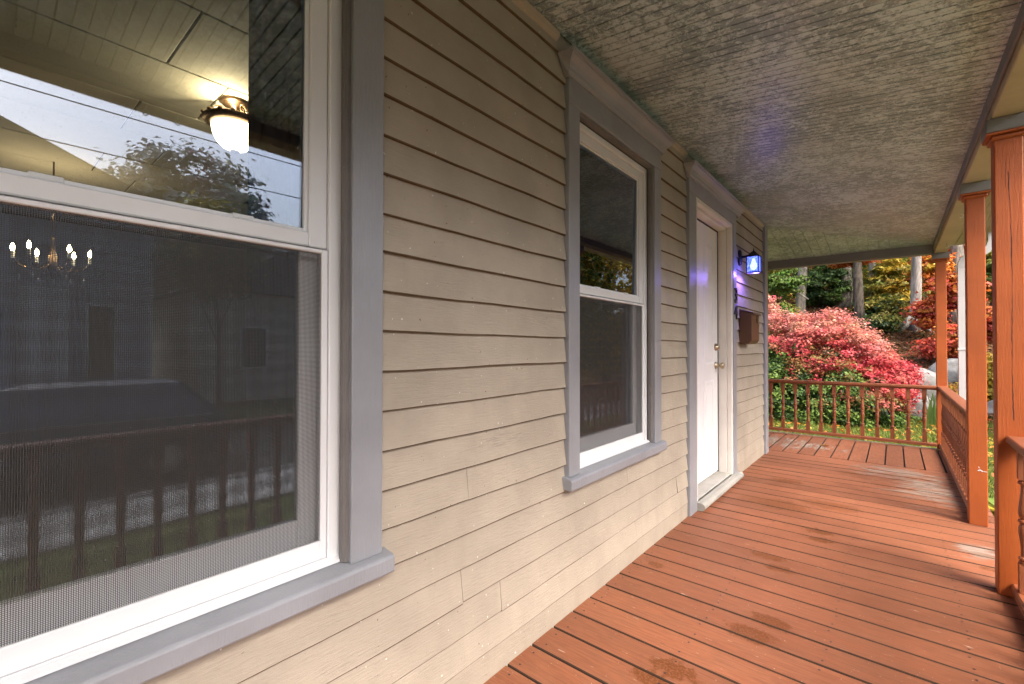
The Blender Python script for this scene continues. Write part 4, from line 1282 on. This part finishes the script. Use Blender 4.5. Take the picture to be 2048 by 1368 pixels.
sapling('orange_maple', 'orange branch tips hanging over the thick trunk below the beam', -1.40, 23.2, 2.35, 0.85, 0.22, ORANGE, 50, 55, 0.12, 0.4)
sapling('red_seedling', 'small red orange sapling low right of the pale trunk', 0.88, 20.0, 0.85, 0.42, 0.5, RED + ORANGE, 60, 50, 0.10, 0.35)
sapling('red_seedling', 'small crimson seedling at the foot of the slope right of the pale trunk', 0.86, 18.0, 0.45, 0.32, 0.25, RED, 26, 50, 0.09, 0.35)
sapling('red_maple', 'red maple sapling seen past the corner post', 1.42, 19.0, 1.85, 0.45, 0.6, RED + ORANGE, 75, 55, 0.12, 0.4)
sapling('red_maple', 'crimson top of a maple under the eave past the corner post', 1.62, 22.6, 2.5, 0.6, 0.5, RED + [(0.5, 0.12, 0.14)], 60, 55, 0.12, 0.4)
sapling('red_maple', 'low red maple seen past the corner post', 1.30, 18.0, 0.6, 0.42, 0.45, RED + ORANGE, 65, 55, 0.10, 0.4)
sapling('red_maple', 'orange red maple sapling seen between the right hand posts', 2.1, 18.2, 1.05, 0.45, 0.55, RED + ORANGE, 80, 55, 0.11, 0.4)
sapling('green_sapling', 'green sapling high between the right hand posts', 2.55, 22.2, 1.6, 0.6, 0.9, G_MID + OLIVE, 90)
sapling('yellow_bush', 'golden bush low down between the right hand posts', 1.80, 15.2, 0.55, 0.42, 0.55, YELLOW, 90, 55, 0.09, 0.7)
sapling('yellow_bush', 'yellow bush behind the downspout near the stones', 1.12, 15.0, 0.12, 0.35, 0.3, YELLOW + [ORANGE[1]], 50, 50, 0.09, 0.7)
sapling('dark_shrub', 'dark green low shrub left of the pale trunk roots', -0.40, 20.6, 0.3, 0.55, 0.4, G_DARK + [OLIVE[2]], 60, 50, 0.09, 0.6)
sapling('pink_sapling', 'small pink leaved sapling at the top left of the big shrub', -3.05, 15.0, 2.5, 0.40, 0.45, [(0.55, 0.16, 0.15), (0.5, 0.24, 0.16)], 45, 50, 0.09, 0.6)

# distant wood: one mass of leaves up the slope
n = 105000
px_ = rng.uniform(-17, 11, n); py_ = rng.uniform(27.2, 40, n)
pz_ = ground_z(px_, py_) + rng.random(n) ** 2.0 * 8.0
cell = np.floor(px_ * 0.75 + 3 * np.sin(pz_ * 0.7)).astype(int) * 31 + np.floor(pz_ * 0.9).astype(int) * 7 + np.floor(py_ * 0.4).astype(int)
pal = np.array(G_DARK * 2 + G_MID * 2 + OLIVE * 3 + YELLOW + ORANGE[:2])
cl_ = pal[(cell * 7919) % len(pal)]
cl_ = cl_ * (1 + rng.normal(0, 0.28, (n, 1)))
dens = np.sin(px_ * 1.9 + np.sin(py_ * 1.3) * 2) + np.sin(pz_ * 2.3 + px_ * 0.7) + rng.normal(0, 0.5, n)
kp = dens > -0.75
nk = kp.sum()
dw = link('distant_wood', leaf_mesh('distant_wood', np.stack([px_, py_, pz_], 1)[kp], rng.normal(size=(nk, 3)) + np.array([0, -0.3, 0.8]), rng.uniform(0.14, 0.34, nk), cl_[kp], 0.65), None)
dw['kind'] = 'stuff'; dw['label'] = 'mixed green and yellow wood rising far up the slope'; dw['category'] = 'wood'
for i in range(9):
    x_, y_ = random.uniform(-6, 4), random.uniform(28, 38)
    tt = tag(empty('distant_tree'), 'thin trunk standing among the distant wood up the slope', 'tree', 'distant trunks')
    trunk('trunk', random.choice(['bark_dark', 'bark_grey']), on(x_, y_), 10, random.uniform(0.09, 0.2), 0.07, (random.uniform(-0.5, 0.5), 0), tt, 0.03, 0.05, 8, 8)

# leaf litter, lawn
n = 42000
lx_ = rng.uniform(-6, 6, n); ly_ = 13.6 + rng.random(n) ** 0.9 * 14
lit = link('leaf_litter', leaf_mesh('leaf_litter', np.stack([lx_, ly_, ground_z(lx_, ly_) + rng.uniform(0.0, 0.05, n)], 1), rng.normal(size=(n, 3)) * 0.45 + np.array([0, 0, 1]), rng.uniform(0.06, 0.14, n),
           pick([(0.17, 0.075, 0.032), (0.24, 0.11, 0.045), (0.10, 0.05, 0.026), (0.30, 0.14, 0.05), (0.20, 0.12, 0.07), (0.34, 0.12, 0.04)], n), 0.65), None)
lit['kind'] = 'stuff'; lit['label'] = 'brown fallen leaves covering the wooded slope'; lit['category'] = 'leaves'
n = 2600
lx_ = rng.uniform(-4, 3.5, n); ly_ = 7.2 + rng.random(n) * 7.2
fl = link('fallen_leaves', leaf_mesh('fallen_leaves', np.stack([lx_, ly_, ground_z(lx_, ly_) + 0.035 + rng.uniform(0, 0.02, n)], 1), rng.normal(size=(n, 3)) * 0.4 + np.array([0, 0, 1]), rng.uniform(0.05, 0.10, n),
          pick(YELLOW + ORANGE + [(0.3, 0.16, 0.06)], n), 0.7), None)
fl['kind'] = 'stuff'; fl['label'] = 'yellow and orange leaves scattered over the lawn'; fl['category'] = 'leaves'
n = 60000
gx_ = rng.uniform(-4.2, 3.4, n); gy_ = 7.05 + rng.random(n) * 7.4
sel = ~((gx_ < -2.8) & (gy_ < 7))
gx_, gy_ = gx_[sel], gy_[sel]; n = len(gx_)
hb = rng.uniform(0.04, 0.09, n); an = rng.uniform(0, 6.28, n); lean_ = rng.normal(0, 0.03, (n, 2))
b0 = np.stack([gx_, gy_, ground_z(gx_, gy_) - 0.005], 1)
dx_ = np.stack([np.cos(an), np.sin(an), np.zeros(n)], 1) * 0.006
tip = b0 + np.stack([lean_[:, 0], lean_[:, 1], hb], 1)
V = np.stack([b0 - dx_, b0 + dx_, tip + dx_ * 0.2, tip - dx_ * 0.2], 1)
me = bpy.data.meshes.new('lawn_grass')
me.vertices.add(4 * n); me.vertices.foreach_set('co', V.ravel())
me.loops.add(4 * n); me.loops.foreach_set('vertex_index', np.arange(4 * n, dtype=np.int32))
me.polygons.add(n); me.polygons.foreach_set('loop_start', np.arange(0, 4 * n, 4, dtype=np.int32))
me.update(calc_edges=True)
ca_ = me.color_attributes.new('Col', 'FLOAT_COLOR', 'CORNER')
gc = pick([(0.15, 0.20, 0.03), (0.20, 0.25, 0.04), (0.26, 0.27, 0.05), (0.10, 0.15, 0.025)], n)
c4 = np.ones((n, 4, 4), dtype=np.float32); c4[:, :, :3] = gc[:, None, :]
ca_.data.foreach_set('color', c4.ravel())
me.materials.append(MT['leaf'])
go = link('lawn_grass', me, None)
go['kind'] = 'stuff'; go['label'] = 'short bright green lawn grass beyond the porch'; go['category'] = 'grass'

# boulders
def boulder(x, y, z, sx_, sy_, sz_, label, seed, flat=0.0):
    bm = bmesh.new()
    bmesh.ops.create_icosphere(bm, subdivisions=4, radius=1.0)
    r_ = np.random.default_rng(seed)
    dirs = r_.normal(size=(14, 3)); dirs /= np.linalg.norm(dirs, axis=1, keepdims=True)
    offs = r_.uniform(0.62, 0.98, 14)
    for v_ in bm.verts:
        p_ = np.array(v_.co)
        for d_, o_ in zip(dirs, offs):
            e_ = p_ @ d_ - o_
            if e_ > 0:
                p_ = p_ - d_ * e_ * 0.85
        p_ = p_ * (1 + 0.02 * math.sin(p_[0] * 9 + seed) * math.cos(p_[1] * 8 + p_[2] * 7))
        v_.co = (p_[0] * sx_, p_[1] * sy_, p_[2] * sz_)
    me_ = bpy.data.meshes.new('boulder'); bm.to_mesh(me_); bm.free()
    o_ = link('boulder', me_, 'rock', None, True)
    o_.location = (x, y, z)
    o_.rotation_euler = (0, 0, seed * 1.3)
    tag(o_, label, 'boulder', 'pale boulders at the foot of the slope')
boulder(0.42, 15.0, 0.10, 0.62, 0.55, 0.72, 'pale rounded boulder rising right of the red shrub', 3)
boulder(1.15, 15.9, 0.20, 0.62, 0.6, 0.66, 'pale boulder behind the corner post', 5)
boulder(0.42, 14.35, -0.30, 0.42, 0.36, 0.40, 'low grey stone block between the last balusters of the end railing', 8)
boulder(0.95, 14.5, -0.38, 0.36, 0.3, 0.30, 'low grey stone behind the corner post base', 12)
boulder(1.80, 14.6, -0.35, 0.40, 0.36, 0.36, 'pale low stone between the right hand posts', 15)
boulder(2.55, 17.6, 0.75, 0.6, 0.5, 0.5, 'boulder higher on the slope between the right hand posts', 18)
boulder(-2.6, 14.7, -0.3, 0.35, 0.3, 0.4, 'pale stone glimpsed under the shrub at the left end of the railing', 22)

# leaves blown onto the deck
for k_, (x_, y_, sz_, cl_s, lab) in enumerate(((-0.62, 6.30, 0.11, (0.30, 0.12, 0.03), 'curled orange leaf on the far end boards of the deck'), (-0.50, 6.42, 0.08, (0.22, 0.10, 0.04), 'small brown leaf lying by the curled orange one on the far boards'))):
    v_ = []; f_ = []
    m_ = 14
    v_.append((0, 0, 0.006))
    for i in range(m_):
        a = 2 * math.pi * i / m_
        r_ = sz_ * 0.5 * (1.0 if i % 2 else 0.55)
        v_.append((r_ * math.cos(a), r_ * math.sin(a) * 0.8, 0.004 + 0.25 * r_ * abs(math.sin(a * 1.5))))
    f_ = [[0, 1 + i, 1 + (i + 1) % m_] for i in range(m_)]
    o_ = raw('fallen_leaf', v_, f_, None)
    ca2 = o_.data.color_attributes.new('Col', 'FLOAT_COLOR', 'CORNER')
    for d_ in ca2.data:
        d_.color = (*cl_s, 1)
    o_.data.materials.append(MT['leaf'])
    o_.location = (x_, y_, 0.001)
    o_.rotation_euler = (0, 0, k_ * 1.1)
    tag(o_, lab, 'leaf', 'leaves on the deck')

# hostas beside the porch
def big_leaf_plant(x, y, z, n, L, cols, label, name='hosta'):
    t = tag(empty(name), label, 'plant', 'plants beside the porch')
    for k_ in range(n):
        a = k_ * 2.4 + random.random()
        l = L * random.uniform(0.7, 1.15); w = l * 0.36
        up = random.uniform(0.45, 1.0)
        pts = []
        for u in np.linspace(0, 1, 6):
            r_ = l * (0.25 + u * 0.9)
            zz_ = z + l * (up * (u + 0.15) - 0.75 * u * u)
            wd = w * (math.sin(math.pi * (0.08 + 0.92 * u)) ** 0.8) if u < 1 else 0.004
            pts.append((r_, zz_, wd))
        v = []; f = []
        for r_, zz_, wd in pts:
            for s_ in (-1, 0, 1):
                v.append((x + r_ * math.cos(a) - s_ * wd * math.sin(a), y + r_ * math.sin(a) + s_ * wd * math.cos(a), zz_ + (0.06 * abs(s_) * l)))
        for i in range(5):
            for s_ in range(2):
                f.append([i * 3 + s_, i * 3 + s_ + 1, i * 3 + s_ + 4, i * 3 + s_ + 3])
        o_ = raw('leaf_blade', v, f, None, t, True)
        ca2 = o_.data.color_attributes.new('Col', 'FLOAT_COLOR', 'CORNER')
        c_ = np.array(random.choice(cols)) * random.uniform(0.8, 1.2)
        for d_ in ca2.data:
            d_.color = (*c_, 1)
        o_.data.materials.append(MT['leaf'])
HC = [(0.30, 0.30, 0.04), (0.36, 0.30, 0.03), (0.16, 0.24, 0.04), (0.24, 0.30, 0.05), (0.42, 0.30, 0.03)]
big_leaf_plant(0.86, 6.25, -0.5, 16, 0.34, HC, 'yellow green hosta below the gap between the right hand posts')
big_leaf_plant(0.84, 5.3, -0.52, 14, 0.30, HC, 'broad leaved hosta nearest the deck edge past the second post')
big_leaf_plant(0.10, 13.6, -0.5, 12, 0.30, G_MID, 'green leafy plant on the lawn behind the end railing', 'leafy_plant')
big_leaf_plant(0.62, 13.3, -0.5, 10, 0.22, G_MID, 'small green plant on the lawn near the corner post', 'leafy_plant')
iris = tag(empty('iris_plant'), 'tuft of tall upright green blades beside the corner post', 'plant', 'plants beside the porch')
for k_ in range(14):
    x_, y_ = 0.55 + random.uniform(-0.12, 0.12), 12.9 + random.uniform(-0.12, 0.12)
    dx2, dy2 = random.uniform(-0.16, 0.16), random.uniform(-0.1, 0.1); h_ = random.uniform(0.45, 0.8)
    o_ = raw('blade', [(x_ - 0.014, y_, -0.52), (x_ + 0.014, y_, -0.52), (x_ + dx2 * 0.4 + 0.012, y_ + dy2 * 0.4, -0.52 + h_ * 0.6), (x_ + dx2 * 0.4 - 0.012, y_ + dy2 * 0.4, -0.52 + h_ * 0.6), (x_ + dx2, y_ + dy2, -0.52 + h_)],
             [[0, 1, 2, 3], [3, 2, 4]], None, iris)
    ca2 = o_.data.color_attributes.new('Col', 'FLOAT_COLOR', 'CORNER')
    for d_ in ca2.data:
        d_.color = (0.14, 0.22, 0.05, 1)
    o_.data.materials.append(MT['leaf'])

# ------------------------------------------------------------------ across the street (seen in the panes)
def neighbour(x, y0, y1, z0, zt, ridge, mat, label, depth=9, doors=(), wins=()):
    h = tag(empty('neighbour_house'), label, 'house', 'houses across the street')
    box('wall', mat, x + 0.03, x + depth, y0, y1, z0, zt, h, 0)
    z = z0
    while z < zt - 0.02:
        MB().prism([(x + 0.03, z), (x - 0.05, z), (x + 0.02, min(zt, z + 0.25)), (x + 0.03, min(zt, z + 0.25))], 'Y', y0, y1).build('siding_board', mat, h)
        z += 0.25
    ym = (y0 + y1) / 2
    raw('roof', [(x - 0.4, y0 - 0.4, zt - 0.15), (x - 0.4, ym, ridge), (x - 0.4, y1 + 0.35, zt - 0.15), (x + depth, y0 - 0.4, zt - 0.15), (x + depth, ym, ridge), (x + depth, y1 + 0.35, zt - 0.15)],
        [[0, 1, 4, 3], [1, 2, 5, 4], [0, 2, 1], [3, 4, 5], [0, 3, 5, 2]], 'shingle', h)
    for a, b, c_, d_ in doors:
        box('door', 'whitewood', x - 0.12, x - 0.06, a, b, c_, d_, h, 0.01)
    for a, b, c_, d_ in wins:
        w_ = box('window', 'nbdark', x - 0.09, x - 0.055, a, b, c_, d_, h, 0.01)
        ring(MB(), x - 0.12, x - 0.092, a - 0.08, b + 0.08, c_ - 0.08, d_ + 0.08, 0.08, 0.08, 0.08).build('frame', 'white', w_)
    for yy in (y0, y1):
        box('corner_board', 'white', x - 0.03, x + 0.1, yy - 0.06, yy + 0.06, z0, zt, h, 0)
    return h
neighbour(14.0, -9.5, 3.3, -0.85, 4.9, 7.6, 'nbwall', 'grey sided house across the street with a white door, seen in the near pane',
          doors=[(0.72, 1.62, 0.1, 2.6)], wins=[(2.0, 2.5, 0.2, 2.2), (-2.4, -1.4, 0.6, 2.2)])
neighbour(15.5, 5.0, 13.5, -0.85, 3.2, 5.6, 'nbwarm', 'low tan sided house across the street right of the grey one, seen in reflection',
          wins=[(6.2, 7.0, 0.4, 1.8), (9, 10, 0.4, 1.8)])
tree('street_tree', 'broad haze paled street tree rising behind the houses, mirrored in the near pane', (23, 6.6, -0.8), 6.0, 0.3, 'bark_grey', (23, 6.6, 6.3), (3.2, 3.2, 3.3), [(0.34, 0.34, 0.33), (0.40, 0.39, 0.38)], 240, 60, 0.30, 0.35)  # pale grey leaf colours stand in for haze
tree('street_bush', 'small dark shrub across the road, mirrored low in the near pane', (10.9, 4.1, -0.8), 2.6, 0.06, 'stem', (11.6, 4.2, 3.6), (1.1, 1.0, 1.2), G_DARK + OLIVE, 80, 50, 0.14, 0.2, cat='shrub')
tree('golden_tree', 'golden yellow tree beyond the porch, mirrored in the farther window', (5.6, 14.6, -0.7), 5.0, 0.18, 'bark_grey', (5.6, 14.8, 2.9), (2.2, 2.4, 2.9), YELLOW + [(0.62, 0.45, 0.06)], 300, 60, 0.15, 0.25)
tree('golden_tree', 'green and yellow tree left of the golden one in the farther window reflection', (5.4, 11.4, -0.7), 4.5, 0.15, 'bark_grey', (5.4, 11.4, 2.5), (1.4, 1.6, 2.3), G_MID + YELLOW, 190, 60, 0.14, 0.25)
# overhead wires
for (za, zb, x_, lab) in ((4.85, 5.3, 7.0, 'topmost overhead wire mirrored in the near pane'), (4.35, 4.75, 7.4, 'middle overhead wire mirrored in the near pane'), (3.55, 3.9, 7.2, 'lowest overhead wire mirrored in the near pane')):
    pts = []
    for i in range(41):
        u = i / 40
        y_ = -16 + 34 * u
        pts.append((x_, y_, za + (zb - za) * u - 1.0 * 4 * u * (1 - u) * 0.55))
    o_ = MB().tube(pts, 0.009, 6).build('overhead_wire', 'wire', None, 0, True)
    tag(o_, lab, 'wire', 'overhead wires along the street')
for y_ in (-16, 18):
    pole = tag(empty('utility_pole'), 'wooden utility pole carrying the street wires at the ' + ('near' if y_ < 0 else 'far') + ' end', 'pole', 'utility poles')
    MB().tube([(7.2, y_, -0.9), (7.2, y_, 6.6)], [0.14, 0.11], 10).build('shaft', 'bark_grey', pole, 0, True)
    box('crossarm', 'bark_grey', 6.6, 7.8, y_ - 0.05, y_ + 0.05, 5.6, 5.7, pole)
# parked car
car = tag(empty('parked_car', (6.6, 0.5, -0.81)), 'dark parked car at the kerb mirrored in the near window screen', 'car')
CY = [-2.25, -2.15, -1.7, -1.0, -0.35, 0.35, 1.15, 1.75, 2.05, 2.12]
def car_section(y, prof):
    return [(x, y, z) for x, z in prof]
low = [(-0.80, 0.28), (-0.88, 0.45), (-0.90, 0.70), (-0.84, 0.92), (0.84, 0.92), (0.90, 0.70), (0.88, 0.45), (0.80, 0.28)]
secs = []
for y_ in CY:
    s_ = 1 - 0.12 * max(0, abs(y_) - 1.6) / 0.6
    hz = 1 - 0.14 * max(0, -y_ - 0.9) / 1.3 - 0.03 * max(0, y_ - 1.6)
    secs.append([(x * s_, y_, 0.28 + (z - 0.28) * hz) for x, z in low])
mb = MB(); V = [p for s_ in secs for p in s_]; m = len(low)
Fc = [[i * m + k_, i * m + (k_ + 1) % m, (i + 1) * m + (k_ + 1) % m, (i + 1) * m + k_] for i in range(len(secs) - 1) for k_ in range(m)] + [list(range(m)), [(len(secs) - 1) * m + k_ for k_ in range(m)][::-1]]
mb.add(V, Fc).build('body', 'carpaint', car, 0.0, True)
cab = MB()
cab.add([(-0.80, -1.05, 0.90), (0.80, -1.05, 0.90), (0.80, 2.02, 0.90), (-0.80, 2.02, 0.90), (-0.62, -0.25, 1.40), (0.62, -0.25, 1.40), (0.60, 1.55, 1.40), (-0.60, 1.55, 1.40)],
        [[0, 1, 5, 4], [1, 2, 6, 5], [2, 3, 7, 6], [3, 0, 4, 7], [4, 5, 6, 7]])
cab.build('glasshouse', 'carglass', car)
rf = MB(); rf.add([(-0.64, -0.30, 1.40), (0.64, -0.30, 1.40), (0.62, 1.60, 1.40), (-0.62, 1.60, 1.40), (-0.52, -0.05, 1.46), (0.52, -0.05, 1.46), (0.5, 1.35, 1.46), (-0.5, 1.35, 1.46)],
                  [[3, 2, 1, 0], [0, 1, 5, 4], [1, 2, 6, 5], [2, 3, 7, 6], [3, 0, 4, 7], [4, 5, 6, 7]])
rf.build('car_roof', 'carpaint', car)
for sx_ in (-1, 1):
    pl2 = MB()
    for pts in ([(0.80, -1.05, 0.90), (0.63, -0.27, 1.40)], [(0.80, 0.55, 0.90), (0.62, 0.55, 1.41)], [(0.80, 2.0, 0.90), (0.61, 1.57, 1.40)]):
        pl2.tube([(x * sx_, y_, z) for x, y_, z in pts], 0.035, 6)
    pl2.build('pillars', 'carpaint', car)
    MB().tube([(0.86 * sx_, -1.6, 0.86), (0.855 * sx_, 0, 0.925), (0.85 * sx_, 1.9, 0.91)], 0.018, 5).build('chrome_strip', 'chrome', car)
    for yw in (-1.38, 1.32):
        w_ = MB().lathe([(0.20, -0.1), (0.31, -0.1), (0.335, -0.07), (0.335, 0.07), (0.31, 0.1), (0.20, 0.1)], (0.80 * sx_, yw, 0.335), 20, 'X').build('wheel', 'rubber', car, 0, True)
        MB().lathe([(0.2, -0.03), (0.17, 0.0), (0.05, 0.02)], (0.80 * sx_ + 0.09 * sx_, yw, 0.335), 16, 'X').build('rim', 'chrome', w_)
